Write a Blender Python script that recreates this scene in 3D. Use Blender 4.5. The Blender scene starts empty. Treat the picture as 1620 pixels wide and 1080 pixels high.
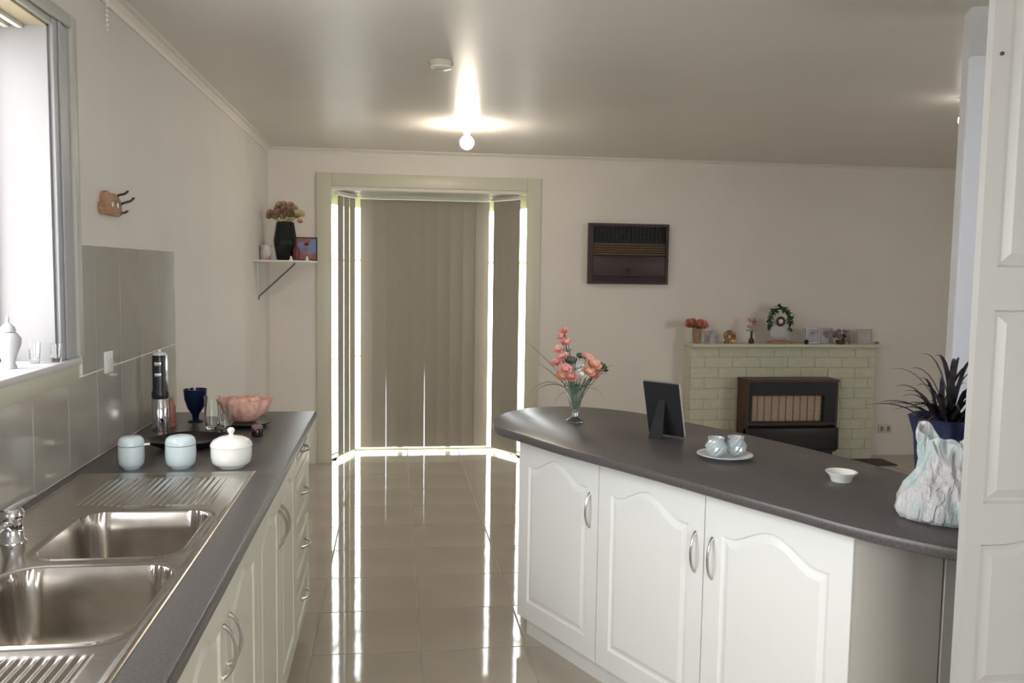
import bpy, bmesh, math, random
from mathutils import Vector, Matrix
random.seed(7)
PI = math.pi
sc = bpy.context.scene
COL = sc.collection

# ------------------------------------------------------------------ camera
cam_d = bpy.data.cameras.new('camera'); cam = bpy.data.objects.new('camera', cam_d); COL.objects.link(cam)
F_PX, YAW, PITCH, ROLL = 1374.33, 0.1348, 0.0824, 0.0147
cam_d.sensor_fit = 'HORIZONTAL'; cam_d.sensor_width = 36.0; cam_d.lens = F_PX * 36.0 / 1620
cam_d.clip_start = 0.02; cam_d.clip_end = 200
_f = Vector((math.sin(YAW) * math.cos(PITCH), math.cos(YAW) * math.cos(PITCH), -math.sin(PITCH)))
_r = Vector((math.cos(YAW), -math.sin(YAW), 0)); _u = _r.cross(_f)
_c, _s = math.cos(ROLL), math.sin(ROLL)
_r2 = _c * _r + _s * _u; _u2 = -_s * _r + _c * _u
M = Matrix((( _r2.x, _u2.x, -_f.x, 0.9435), (_r2.y, _u2.y, -_f.y, 0.0), (_r2.z, _u2.z, -_f.z, 1.5151), (0, 0, 0, 1)))
cam.matrix_world = M
sc.camera = cam

# ------------------------------------------------------------------ world, lights, exposure
world = bpy.data.worlds.new('overcast_sky'); sc.world = world; world.use_nodes = True
bg = world.node_tree.nodes['Background']
bg.inputs['Color'].default_value = (0.98, 0.97, 1.0, 1); bg.inputs['Strength'].default_value = 9.0
RXW = 6.3
def portal(name, loc, rot, sx, sy):
    d = bpy.data.lights.new(name, 'AREA'); d.shape = 'RECTANGLE'; d.size = sx; d.size_y = sy
    d.cycles.is_portal = True
    o = bpy.data.objects.new(name, d); COL.objects.link(o); o.location = loc; o.rotation_euler = rot
portal('kitchen_window_portal', (-0.19, 1.55, 1.70), (0, -PI / 2, 0), 0.95, 2.0)
portal('added_rear_window_portal', (2.0, -1.86, 1.5), (PI / 2, 0, 0), 2.2, 1.3)  # serves the unseen window added behind the camera for fill
BULB_STRENGTH = 150.0
portal('added_right_window_portal', (RXW + 0.06, 2.2, 1.5), (0, PI / 2, 0), 1.2, 1.6)  # serves the unseen right-hand window, added to lift the ambient light
sc.view_settings.view_transform = 'Standard'; sc.view_settings.look = 'None'
sc.view_settings.exposure = 0.27; sc.view_settings.gamma = 1.0; sc.view_settings.use_curve_mapping = False

# ------------------------------------------------------------------ materials
MATS = {}
def lin(c):
    return tuple(((v / 255) / 12.92 if v / 255 <= 0.04045 else ((v / 255 + 0.055) / 1.055) ** 2.4) for v in c)
def mat(name, col, rough=0.5, metal=0.0, noise=0.0, nscale=8.0, bump=0.0, bscale=60.0, spec=0.5, trans=0.0, ior=1.45,
        emit=None, estr=0.0, stretch=None, coat=0.0, sub=0.0, nd=2.0):
    if name in MATS: return MATS[name]
    m = bpy.data.materials.new(name); m.use_nodes = True; nt = m.node_tree; b = nt.nodes['Principled BSDF']
    b.inputs['Base Color'].default_value = (*col, 1); b.inputs['Roughness'].default_value = rough
    b.inputs['Metallic'].default_value = metal; b.inputs['IOR'].default_value = ior
    b.inputs['Specular IOR Level'].default_value = spec
    b.inputs['Transmission Weight'].default_value = trans
    b.inputs['Coat Weight'].default_value = coat
    if emit: b.inputs['Emission Color'].default_value = (*emit, 1); b.inputs['Emission Strength'].default_value = estr
    tc = nt.nodes.new('ShaderNodeTexCoord'); mp = nt.nodes.new('ShaderNodeMapping')
    nt.links.new(tc.outputs['Object'], mp.inputs['Vector'])
    if stretch: mp.inputs['Scale'].default_value = stretch
    if noise > 0:
        n = nt.nodes.new('ShaderNodeTexNoise'); n.inputs['Scale'].default_value = nscale; n.inputs['Detail'].default_value = nd
        nt.links.new(mp.outputs['Vector'], n.inputs['Vector'])
        r = nt.nodes.new('ShaderNodeValToRGB')
        r.color_ramp.elements[0].position = 0.3; r.color_ramp.elements[1].position = 0.7
        r.color_ramp.elements[0].color = (*[v * (1 - noise) for v in col], 1)
        r.color_ramp.elements[1].color = (*[min(1, v * (1 + noise)) for v in col], 1)
        nt.links.new(n.outputs['Fac'], r.inputs['Fac']); nt.links.new(r.outputs['Color'], b.inputs['Base Color'])
    if bump > 0:
        n2 = nt.nodes.new('ShaderNodeTexNoise'); n2.inputs['Scale'].default_value = bscale; n2.inputs['Detail'].default_value = 2
        nt.links.new(mp.outputs['Vector'], n2.inputs['Vector'])
        bp = nt.nodes.new('ShaderNodeBump'); bp.inputs['Strength'].default_value = bump; bp.inputs['Distance'].default_value = 0.01
        nt.links.new(n2.outputs['Fac'], bp.inputs['Height']); nt.links.new(bp.outputs['Normal'], b.inputs['Normal'])
    MATS[name] = m
    return m
def mat_two(name, ca, cb, scale, rough=0.5, p0=0.4, p1=0.6, spec=0.5, trans=0.0, metal=0.0):
    m = mat(name, ca, rough, noise=0.1, nscale=scale, spec=spec, trans=trans, metal=metal)
    for n in m.node_tree.nodes:
        if n.type == 'VALTORGB':
            n.color_ramp.elements[0].color = (*ca, 1); n.color_ramp.elements[1].color = (*cb, 1)
            n.color_ramp.elements[0].position = p0; n.color_ramp.elements[1].position = p1
    return m
def pane_mat():
    m = bpy.data.materials.new('window_glass'); m.use_nodes = True; nt = m.node_tree; nt.nodes.clear()
    o = nt.nodes.new('ShaderNodeOutputMaterial'); mx = nt.nodes.new('ShaderNodeMixShader'); t = nt.nodes.new('ShaderNodeBsdfTransparent')
    g = nt.nodes.new('ShaderNodeBsdfGlossy'); g.inputs['Roughness'].default_value = 0.02
    fr = nt.nodes.new('ShaderNodeFresnel'); fr.inputs['IOR'].default_value = 1.45
    t.inputs['Color'].default_value = (0.93, 0.96, 0.95, 1)
    geo = nt.nodes.new('ShaderNodeNewGeometry'); inv = nt.nodes.new('ShaderNodeMath'); inv.operation = 'SUBTRACT'; inv.inputs[0].default_value = 1.0
    mul = nt.nodes.new('ShaderNodeMath'); mul.operation = 'MULTIPLY'
    nt.links.new(geo.outputs['Backfacing'], inv.inputs[1]); nt.links.new(inv.outputs[0], mul.inputs[0]); nt.links.new(fr.outputs[0], mul.inputs[1])
    nt.links.new(mul.outputs[0], mx.inputs[0]); nt.links.new(t.outputs[0], mx.inputs[1]); nt.links.new(g.outputs[0], mx.inputs[2]); nt.links.new(mx.outputs[0], o.inputs[0])
    return m
def bump_crinkle(m):
    nt = m.node_tree; b = nt.nodes['Principled BSDF']; tc = nt.nodes.new('ShaderNodeTexCoord')
    v = nt.nodes.new('ShaderNodeTexVoronoi'); v.inputs['Scale'].default_value = 34; n = nt.nodes.new('ShaderNodeTexNoise'); n.inputs['Scale'].default_value = 22; n.inputs['Distortion'].default_value = 2.5
    mp = nt.nodes.new('ShaderNodeMapping'); mp.inputs['Scale'].default_value = (1.3, 1.3, 0.55)
    nt.links.new(tc.outputs['Object'], mp.inputs['Vector']); nt.links.new(mp.outputs['Vector'], n.inputs['Vector']); nt.links.new(mp.outputs['Vector'], v.inputs['Vector'])
    ad = nt.nodes.new('ShaderNodeMath'); ad.operation = 'ADD'; nt.links.new(v.outputs['Distance'], ad.inputs[0]); nt.links.new(n.outputs['Fac'], ad.inputs[1])
    bp = nt.nodes.new('ShaderNodeBump'); bp.inputs['Strength'].default_value = 0.8; bp.inputs['Distance'].default_value = 0.012
    nt.links.new(ad.outputs[0], bp.inputs['Height']); nt.links.new(bp.outputs['Normal'], b.inputs['Normal'])
def bag_mat():
    m = mat_two('bag_plastic', (0.86, 0.83, 0.85), (0.60, 0.80, 0.79), 11.0, 0.34, 0.46, 0.66)
    bump_crinkle(m)
    nt = m.node_tree; b = nt.nodes['Principled BSDF']
    out = [n for n in nt.nodes if n.type == 'OUTPUT_MATERIAL'][0]
    tr = nt.nodes.new('ShaderNodeBsdfTranslucent'); tr.inputs['Color'].default_value = (0.85, 0.86, 0.88, 1)
    mx = nt.nodes.new('ShaderNodeMixShader'); mx.inputs[0].default_value = 0.3
    nt.links.new(b.outputs[0], mx.inputs[1]); nt.links.new(tr.outputs[0], mx.inputs[2]); nt.links.new(mx.outputs[0], out.inputs['Surface'])
    return m

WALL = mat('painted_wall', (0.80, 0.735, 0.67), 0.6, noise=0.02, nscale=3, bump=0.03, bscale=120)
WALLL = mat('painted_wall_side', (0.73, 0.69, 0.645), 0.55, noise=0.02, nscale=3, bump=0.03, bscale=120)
CEIL = mat('ceiling_gloss_paint', (0.78, 0.735, 0.68), 0.37, bump=0.12, bscale=5.0, noise=0.02, nscale=2)
CORN = mat('cornice_paint', (0.80, 0.75, 0.68), 0.45)
TILEF = mat('floor_tile_glaze', (0.50, 0.44, 0.37), 0.05, noise=0.06, nscale=2.2, bump=0.03, bscale=8, spec=0.55, nd=5)
GROUT = mat('floor_grout', (0.66, 0.58, 0.50), 0.8)
TILEW = mat('wall_tile_glaze', (0.40, 0.375, 0.34), 0.12, noise=0.04, nscale=6, bump=0.02, bscale=14)
WGROUT = mat('wall_grout', (0.86, 0.84, 0.74), 0.8)
TRIM = mat('cream_trim_gloss', (0.66, 0.63, 0.50), 0.35)
TRIMW = mat('white_window_paint', (0.66, 0.63, 0.64), 0.4)
LILAC = mat('pale_lilac_trim', (0.42, 0.42, 0.44), 0.4)
NIB = mat('white_partition_paint', (0.80, 0.80, 0.88), 0.5)
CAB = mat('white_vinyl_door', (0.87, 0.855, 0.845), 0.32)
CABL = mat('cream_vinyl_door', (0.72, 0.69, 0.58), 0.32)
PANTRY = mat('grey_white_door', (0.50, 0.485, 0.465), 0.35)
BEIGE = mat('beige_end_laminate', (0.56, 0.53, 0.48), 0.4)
TOP = mat('charcoal_laminate', (0.095, 0.083, 0.083), 0.30, noise=0.25, nscale=160, bump=0.02, bscale=300, spec=0.5)
STEEL = mat('brushed_stainless', (0.50, 0.46, 0.42), 0.22, metal=1.0, noise=0.08, nscale=25, stretch=(1, 6, 1), bump=0.01, bscale=200)
CHROME = mat('chrome', (0.75, 0.75, 0.78), 0.08, metal=1.0)
NICKEL = mat('satin_nickel', (0.62, 0.61, 0.60), 0.25, metal=1.0)
SLAT = mat('blind_fabric', (0.36, 0.32, 0.265), 0.75, noise=0.05, nscale=90, stretch=(6, 6, 0.3))
RAIL = mat('blind_rail', (0.74, 0.72, 0.66), 0.4)
PANE = pane_mat()
GLASS = mat('clear_glass', (0.97, 0.99, 0.98), 0.0, trans=1.0, ior=1.45)
BRICKM = mat('painted_brick', (0.64, 0.62, 0.48), 0.45, noise=0.05, nscale=30, bump=0.25, bscale=60)
MORTAR = mat('painted_mortar', (0.58, 0.56, 0.44), 0.7)
BROWNW = mat('dark_brown_veneer', (0.075, 0.035, 0.024), 0.4, noise=0.3, nscale=20, stretch=(1, 1, 8))
BROWNP = mat('brown_plastic', (0.055, 0.031, 0.029), 0.45, noise=0.1, nscale=12)
GOLD = mat('bronze_louvre', (0.13, 0.080, 0.035), 0.4)
BLACK = mat('black_enamel', (0.012, 0.012, 0.012), 0.4)
BLACKG = mat('black_gloss', (0.006, 0.007, 0.006), 0.12)
BLACKM = mat('black_felt', (0.010, 0.010, 0.012), 0.75, noise=0.2, nscale=60)
SILVER = mat('silver_frame', (0.75, 0.75, 0.74), 0.3, metal=0.9)
CERB = mat('pale_blue_ceramic', (0.66, 0.76, 0.80), 0.15, noise=0.02, nscale=40, coat=0.3)
CERW = mat('white_ceramic', (0.88, 0.87, 0.83), 0.12, coat=0.3)
PINK = mat_two('salmon_pink', (0.80, 0.42, 0.32), (0.88, 0.54, 0.46), 60, 0.45)
NAVY = mat('navy_glaze', (0.008, 0.016, 0.055), 0.15, noise=0.2, nscale=30)
NAVYW = mat('navy_foil_wrap', (0.02, 0.026, 0.075), 0.35, noise=0.3, nscale=30, bump=0.4, bscale=40)
DARKS = mat('dark_lacquer', (0.014, 0.010, 0.010), 0.15)
CONC = mat('outdoor_concrete', (0.62, 0.60, 0.56), 0.9, noise=0.08, nscale=3)
WOOD = mat('reddish_wood', (0.40, 0.21, 0.12), 0.5, noise=0.25, nscale=30, stretch=(1, 1, 5))
IRON = mat('dark_hook_metal', (0.10, 0.065, 0.055), 0.4, metal=0.6)
SHELFW = mat('white_shelf_board', (0.80, 0.78, 0.72), 0.45)
PLASTW = mat('white_switch_plastic', (0.82, 0.82, 0.80), 0.35)
LEAF = mat('green_leaf', (0.05, 0.12, 0.045), 0.5, noise=0.3, nscale=40)
LEAFG = mat('grey_green_leaf', (0.13, 0.16, 0.12), 0.55, noise=0.3, nscale=40)
LEAFD = mat_two('dark_purple_leaf', (0.012, 0.018, 0.016), (0.05, 0.035, 0.05), 30, 0.4)
PETP = mat_two('pink_petal', (0.72, 0.26, 0.22), (0.80, 0.44, 0.40), 50, 0.6)
PETO = mat_two('peach_petal', (0.80, 0.36, 0.22), (0.85, 0.50, 0.36), 50, 0.6)
PETW = mat('white_petal', (0.80, 0.78, 0.76), 0.6)
PETR = mat_two('rust_petal', (0.42, 0.10, 0.05), (0.62, 0.24, 0.14), 60, 0.6)
DRYA = mat('dried_tan_flower', (0.50, 0.33, 0.20), 0.8, noise=0.3, nscale=60)
DRYB = mat('dried_straw_flower', (0.60, 0.50, 0.26), 0.8, noise=0.2, nscale=60)
DRYC = mat('dried_rose_flower', (0.42, 0.25, 0.19), 0.8, noise=0.3, nscale=60)
PURP = mat('mauve_petal', (0.34, 0.24, 0.33), 0.6, noise=0.2, nscale=60)
TERRA = mat('tan_pottery', (0.36, 0.24, 0.15), 0.6, noise=0.15, nscale=30)
GREYC = mat('pale_grey_china', (0.50, 0.49, 0.52), 0.3)
GREYF = mat('pewter_frame', (0.28, 0.26, 0.25), 0.35, metal=0.4)
RADI = mat('pink_ceramic_radiant', (0.66, 0.44, 0.35), 0.7, noise=0.1, nscale=60)
BULBM = mat('lamp_glass_lit', (1, 1, 1), 0.3, emit=(1.0, 0.90, 0.74), estr=BULB_STRENGTH)
CREAMP = mat('cream_plastic', (0.62, 0.58, 0.46), 0.35)
BAG = bag_mat()
SOFF = mat('brown_timber_soffit', (0.36, 0.30, 0.20), 0.6)
INK = mat('pinkish_print', (0.55, 0.36, 0.30), 0.5, noise=0.2, nscale=60)

# ------------------------------------------------------------------ mesh helpers
def B(): return bmesh.new()
def box(bm, x0, x1, y0, y1, z0, z1, rot=None, piv=None):
    vs = [bm.verts.new((x, y, z)) for z in (z0, z1) for y in (y0, y1) for x in (x0, x1)]
    for f in ((0, 2, 3, 1), (4, 5, 7, 6), (0, 1, 5, 4), (2, 6, 7, 3), (0, 4, 6, 2), (1, 3, 7, 5)):
        bm.faces.new([vs[i] for i in f])
    if rot is not None:
        bmesh.ops.rotate(bm, verts=vs, cent=piv or (0, 0, 0), matrix=rot)
    return vs
def prism(bm, pts, z0, z1):
    a = [bm.verts.new((p[0], p[1], z0)) for p in pts]; b = [bm.verts.new((p[0], p[1], z1)) for p in pts]; n = len(pts)
    bm.faces.new(a[::-1]); bm.faces.new(b)
    for i in range(n): bm.faces.new((a[i], a[(i + 1) % n], b[(i + 1) % n], b[i]))
    return a, b
def lathe(bm, prof, seg=24, c=(0, 0, 0), cap0=True, cap1=True, sq=0.0, sy=1.0, wob=None):
    rings = []
    for r, z in prof:
        ring = []
        for k in range(seg):
            t = 2 * PI * k / seg; rr = r
            if sq: rr = r * (1 + sq * (math.cos(4 * t) * -0.5 + 0.5) * 0.4)
            if wob: rr *= 1 + wob(t, z)
            ring.append(bm.verts.new((c[0] + rr * math.cos(t), c[1] + rr * math.sin(t) * sy, c[2] + z)))
        rings.append(ring)
    for a, b in zip(rings, rings[1:]):
        for k in range(seg): bm.faces.new((a[k], a[(k + 1) % seg], b[(k + 1) % seg], b[k]))
    if cap0: bm.faces.new(rings[0][::-1])
    if cap1: bm.faces.new(rings[-1])
    return rings
def tube(bm, pts, r, seg=8, cap=True):
    pts = [Vector(p) for p in pts]; rings = []; n = len(pts)
    rs = r if isinstance(r, (list, tuple)) else [r] * n
    up = None
    for i, p in enumerate(pts):
        d = (pts[min(i + 1, n - 1)] - pts[max(i - 1, 0)]).normalized()
        if up is None:
            up = Vector((0, 0, 1)) if abs(d.z) < 0.9 else Vector((1, 0, 0))
        a = d.cross(up).normalized(); up = a.cross(d).normalized()
        rings.append([bm.verts.new(p + (a * math.cos(2 * PI * k / seg) + up * math.sin(2 * PI * k / seg)) * rs[i]) for k in range(seg)])
    for a, b in zip(rings, rings[1:]):
        for k in range(seg): bm.faces.new((a[k], a[(k + 1) % seg], b[(k + 1) % seg], b[k]))
    if cap: bm.faces.new(rings[0][::-1]); bm.faces.new(rings[-1])
def ball(bm, c, r, sx=1, sy=1, sz=1, sub=2):
    m = Matrix.Translation(c) @ Matrix.Diagonal((sx, sy, sz, 1))
    bmesh.ops.create_icosphere(bm, subdivisions=sub, radius=r, matrix=m)
def leafstrip(bm, pts, w, fold=0.25):
    """a curved strap leaf: pts is its midrib, w its half width at each point; folded a little along the midrib"""
    pts = [Vector(p) for p in pts]; n = len(pts); rows = []
    for i, p in enumerate(pts):
        d = (pts[min(i + 1, n - 1)] - pts[max(i - 1, 0)]).normalized()
        a = d.cross(Vector((0, 0, 1)));
        if a.length < 1e-3: a = Vector((1, 0, 0))
        a.normalize(); nn = a.cross(d).normalized()
        hw = w[i] if isinstance(w, (list, tuple)) else w
        rows.append([bm.verts.new(p - a * hw + nn * hw * fold), bm.verts.new(p), bm.verts.new(p + a * hw + nn * hw * fold),
                     bm.verts.new(p - nn * hw * 0.12)])
    for r0, r1 in zip(rows, rows[1:]):
        for a, b in ((0, 1), (1, 2), (2, 3), (3, 0)): bm.faces.new((r0[a], r0[b], r1[b], r1[a]))
    bm.faces.new(rows[0][::-1]); bm.faces.new(rows[-1])
def finish(name, bm, m, parent=None, smooth=False, bev=0.0, seg=2, ang=40):
    bmesh.ops.recalc_face_normals(bm, faces=bm.faces)
    if bev > 0:
        es = [e for e in bm.edges if len(e.link_faces) == 2 and e.calc_face_angle(0) > math.radians(30)]
        bmesh.ops.bevel(bm, geom=es, offset=bev, segments=seg, profile=0.5, affect='EDGES', clamp_overlap=True)
    me = bpy.data.meshes.new(name); bm.to_mesh(me); bm.free()
    if smooth or bev > 0:
        me.polygons.foreach_set('use_smooth', [True] * len(me.polygons))
        me.set_sharp_from_angle(angle=math.radians(ang))
    me.materials.append(m)
    o = bpy.data.objects.new(name, me); COL.objects.link(o)
    if parent is not None: o.parent = parent
    return o
def tag(o, label, cat, group=None):
    o['label'] = label; o['category'] = cat
    if group: o['group'] = group
    return o
def thing(name, label, cat, loc=(0, 0, 0), rz=0, group=None):
    o = bpy.data.objects.new(name, None); COL.objects.link(o); o.empty_display_size = 0.05
    o.location = loc; o.rotation_euler = (0, 0, rz)
    return tag(o, label, cat, group)
def struct(name, bm, m, parent=None, bev=0.0, smooth=False):
    o = finish(name, bm, m, parent, bev=bev, smooth=smooth)
    if parent is None: o['kind'] = 'structure'
    return o
def shared(name, src, parent, loc=(0, 0, 0), rot=(0, 0, 0)):
    o = src.copy(); o.name = name; COL.objects.link(o); o.parent = parent; o.location = loc; o.rotation_euler = rot
    return o
def copy_tree(o, parent=None):
    c = o.copy(); COL.objects.link(c); c.parent = parent
    for ch in list(o.children): copy_tree(ch, c)
    return c

# ================================================================== ROOM SHELL
D = 6.764; H = 2.4; RX = 6.3; RY = -1.8
# floor: slab with grout, tiles one by one where the picture shows them
bm = B(); box(bm, -0.2, RX + 0.1, RY - 0.1, D + 0.55, -0.10, -0.004)
floor = struct('floor', bm, GROUT)
P = 0.425; gx0, gy0 = 1.05, 3.785; G = 0.0025
tile_src = None
def tile_in_view(x0, x1, y0, y1):
    for x in (x0, x1):
        for y in (y0, y1):
            if y > 2.2 and -0.13 * y - 0.1 < (x - 0.9435) < 0.82 * y: return True
    return False
rest = B()
random.seed(3)
for i in range(-3, 14):
    for j in range(-14, 9):
        x0, y0 = gx0 + P * i, gy0 + P * j; x1, y1 = x0 + P, y0 + P
        X0, X1, Y0, Y1 = max(x0, 0), min(x1, RX), max(y0, RY), min(y1, D)
        # bay floor tiles continue through the opening
        if y1 > D and x1 > 0.50 and x0 < 1.93 :
            X0 = max(x0, 0.49); X1 = min(x1, 1.935); Y1 = min(y1, 7.24)
            Y0 = max(y0, RY)
        if X1 - X0 < 0.02 or Y1 - Y0 < 0.02: continue
        visible = tile_in_view(X0, X1, Y0, Y1)
        full = abs(X1 - X0 - P) < 1e-6 and abs(Y1 - Y0 - P) < 1e-6
        if not visible:
            box(rest, X0 + G, X1 - G, Y0 + G, Y1 - G, -0.004, 0.0); continue
        if full and tile_src is not None:
            o = shared('floor_tile', tile_src, floor, ((X0 + X1) / 2, (Y0 + Y1) / 2, 0))
        else:
            bm = B(); w, d = (X1 - X0) / 2 - G, (Y1 - Y0) / 2 - G
            box(bm, -w, w, -d, d, -0.004, 0.0)
            o = finish('floor_tile', bm, TILEF, floor, bev=0.0012, seg=1)
            o.location = ((X0 + X1) / 2, (Y0 + Y1) / 2, 0)
            if full: tile_src = o
        o.rotation_euler = (random.uniform(-0.0008, 0.0008), random.uniform(-0.0008, 0.0008), 0)
o = finish('tile_field', rest, TILEF, floor); o['kind'] = 'stuff'

bm = B(); box(bm, -0.3, RX + 0.1, RY - 0.1, D + 0.1, H, H + 0.12)
struct('ceiling', bm, CEIL)

# left wall with the window opening over the sink
WY0, WY1, WZ0, WZ1 = 0.55, 2.59, 1.228, 2.165
bm = B()
box(bm, -0.2, 0, RY, WY0, 0, H); box(bm, -0.2, 0, WY1, D, 0, H)
box(bm, -0.2, 0, WY0, WY1, 0, WZ0); box(bm, -0.2, 0, WY0, WY1, WZ1, H)
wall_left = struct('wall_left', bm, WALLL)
# back wall with the bay opening
BX0, BX1, BZ = 0.466, 1.9615, 2.100
bm = B()
box(bm, -0.2, BX0 - 0.04, D, D + 0.1, 0, H); box(bm, BX1 + 0.04, RX + 0.1, D, D + 0.1, 0, H); box(bm, BX0 - 0.04, BX1 + 0.04, D, D + 0.1, BZ, H)
wall_back = struct('wall_back', bm, WALL)
bm = B(); box(bm, RX, RX + 0.1, RY, 1.4, 0, H); box(bm, RX, RX + 0.1, 3.0, D, 0, H); box(bm, RX, RX + 0.1, 1.4, 3.0, 0, 0.9); box(bm, RX, RX + 0.1, 1.4, 3.0, 2.1, H)
struct('wall_right', bm, WALL)
bm = B()
for y in (1.4, 2.18, 2.96): box(bm, RX + 0.03, RX + 0.07, y, y + 0.04, 0.94, 2.06)
for z in (0.9, 2.06): box(bm, RX + 0.03, RX + 0.07, 1.4, 3.0, z, z + 0.04)
w = struct('added_window_right', bm, TRIMW)  # unseen window, added to brighten the back and left walls
for y in (1.44, 2.22):
    bm = B(); box(bm, RX + 0.047, RX + 0.053, y, y + 0.74, 0.94, 2.06); finish('pane', bm, PANE, w)
bm = B()
box(bm, -0.2, 0.9, RY - 0.1, RY, 0, H); box(bm, 3.1, RX + 0.1, RY - 0.1, RY, 0, H)
box(bm, 0.9, 3.1, RY - 0.1, RY, 0, 0.85); box(bm, 0.9, 3.1, RY - 0.1, RY, 2.15, H)
struct('wall_rear', bm, WALL)
bm = B()
for x in (0.9, 1.98, 3.06): box(bm, x, x + 0.04, RY - 0.08, RY - 0.03, 0.85, 2.15)
for z in (0.85, 2.11): box(bm, 0.9, 3.1, RY - 0.08, RY - 0.03, z, z + 0.04)
w = struct('added_window_rear', bm, TRIMW)  # unseen window behind the camera, added for fill daylight
bm = B(); box(bm, 0.94, 1.98, RY - 0.058, RY - 0.052, 0.89, 2.11); finish('pane', bm, PANE, w)
bm = B(); box(bm, 2.02, 3.06, RY - 0.058, RY - 0.052, 0.89, 2.11); finish('pane', bm, PANE, w)
# outside
bm = B(); box(bm, -14, 16, -12, 20, -0.25, -0.12); struct('outdoor_ground', bm, CONC)

# cornices (coves)
def cove(bm, length, axis):
    s = 0.042; pr = [(0, 0), (s, 0), (s, -0.008), (s * 0.62, -s * 0.28), (s * 0.28, -s * 0.62), (0.008, -s), (0, -s)]
    n = len(pr)
    if axis == 'y':
        a = [bm.verts.new((p, RY, H + q)) for p, q in pr]; b = [bm.verts.new((p, D, H + q)) for p, q in pr]
    else:
        a = [bm.verts.new((0.0, D - p, H + q)) for p, q in pr]; b = [bm.verts.new((RX, D - p, H + q)) for p, q in pr]
    bm.faces.new(a); bm.faces.new(b[::-1])
    for i in range(n): bm.faces.new((a[i], a[(i + 1) % n], b[(i + 1) % n], b[i]))
bm = B(); cove(bm, 0, 'y'); struct('trim_1', bm, CORN)
bm = B(); cove(bm, 0, 'x'); struct('trim_2', bm, CORN)

# splash back tiles on the left wall
TY = 3.8895; TW = 0.25
tparent = wall_left
def wtile(y0, y1, z0, z1):
    bm = B(); box(bm, 0.0015, 0.0085, y0 + 0.0024, y1 - 0.0024, z0 + 0.0024, z1 - 0.0024)
    finish('splash_tile', bm, TILEW, tparent, bev=0.0012, seg=1)
bm = B(); box(bm, 0, 0.0065, 0.6, TY, 0.90, 1.176); box(bm, 0, 0.0065, 2.765, TY, 1.176, 1.573); finish('splash_grout', bm, WGROUT, tparent)
for k in range(13):
    y1 = TY - TW * k; y0 = y1 - TW
    wtile(y0, y1, 0.902, 1.175)
    if y1 > 2.80: wtile(max(y0, 2.765), y1, 1.175, 1.573)

# ---- kitchen window (window_1)
bm = B()
for y in (WY0, 1.55, WY1 - 0.035): box(bm, -0.19, -0.15, y, y + 0.035, WZ0, WZ1)
for z in (WZ0, WZ1 - 0.035): box(bm, -0.19, -0.15, WY0, WY1, z, z + 0.035)
win1 = struct('window_1', bm, TRIMW)
for a, b in ((WY0 + 0.035, 1.55), (1.585, WY1 - 0.035)):
    bm = B(); box(bm, -0.173, -0.167, a, b, WZ0 + 0.035, WZ1 - 0.035); finish('pane', bm, PANE, win1)
# reveal linings
bm = B(); box(bm, -0.15, 0.0, WY1 - 0.012, WY1, WZ0, WZ1); box(bm, -0.15, 0, WY0, WY0 + 0.012, WZ0, WZ1); finish('jamb_lining', bm, mat('dimmed_white_reveal', (0.30, 0.28, 0.285), 0.5), win1)  # white lining given a darker colour to hold down the window glare
bm = B(); box(bm, -0.15, 0.0, WY0, WY1, WZ1 - 0.006, WZ1 + 0.0); finish('head_lining', bm, SOFF, win1)
for x0, x1, z in ((-0.075, -0.06, 0.016), (-0.11, -0.095, 0.016)):
    bm = B(); box(bm, x0, x1, WY0 + 0.02, WY1 - 0.014, WZ1 - z, WZ1 - 0.006); finish('blind_track', bm, RAIL, win1)
bm = B(); box(bm, -0.15, 0.032, WY0 - 0.1, WY1 + 0.10, WZ0 - 0.008, WZ0 + 0.012); finish('window_sill', bm, TRIMW, win1, bev=0.004)
bm = B(); box(bm, 0.0, 0.016, WY0 - 0.1, WY1 + 0.12, WZ0 - 0.062, WZ0 - 0.008); finish('apron', bm, TRIM, win1, bev=0.003)
# stepped architrave: broad inner board, raised outer bead
bm = B(); box(bm, 0.0, 0.012, WY1, WY1 + 0.115, WZ0 + 0.012, WZ1 + 0.02); box(bm, 0.012, 0.018, WY1 + 0.03, WY1 + 0.044, WZ0 + 0.012, WZ1 + 0.02)
finish('inner_architrave', bm, LILAC, win1, bev=0.002, seg=1)
bm = B(); box(bm, 0.0, 0.022, WY1 + 0.115, WY1 + 0.155, WZ0 + 0.012, WZ1 + 0.058); box(bm, 0.0, 0.022, WY0 - 0.1, WY1 + 0.115, WZ1 + 0.02, WZ1 + 0.058)
box(bm, 0.0, 0.010, WY0 - 0.1, WY1, WZ1, WZ1 + 0.02)
finish('outer_architrave', bm, mat('grey_trim', (0.52, 0.52, 0.48), 0.4), win1, bev=0.004)

# ---- bay at the back wall
bm = B()
W_ = 0.11
box(bm, BX0 - W_, BX0, D - 0.022, D, 0, BZ + 0.122); box(bm, BX1, BX1 + W_, D - 0.022, D, 0, BZ + 0.122); box(bm, BX0, BX1, D - 0.022, D, BZ + 0.024, BZ + 0.122)
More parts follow.
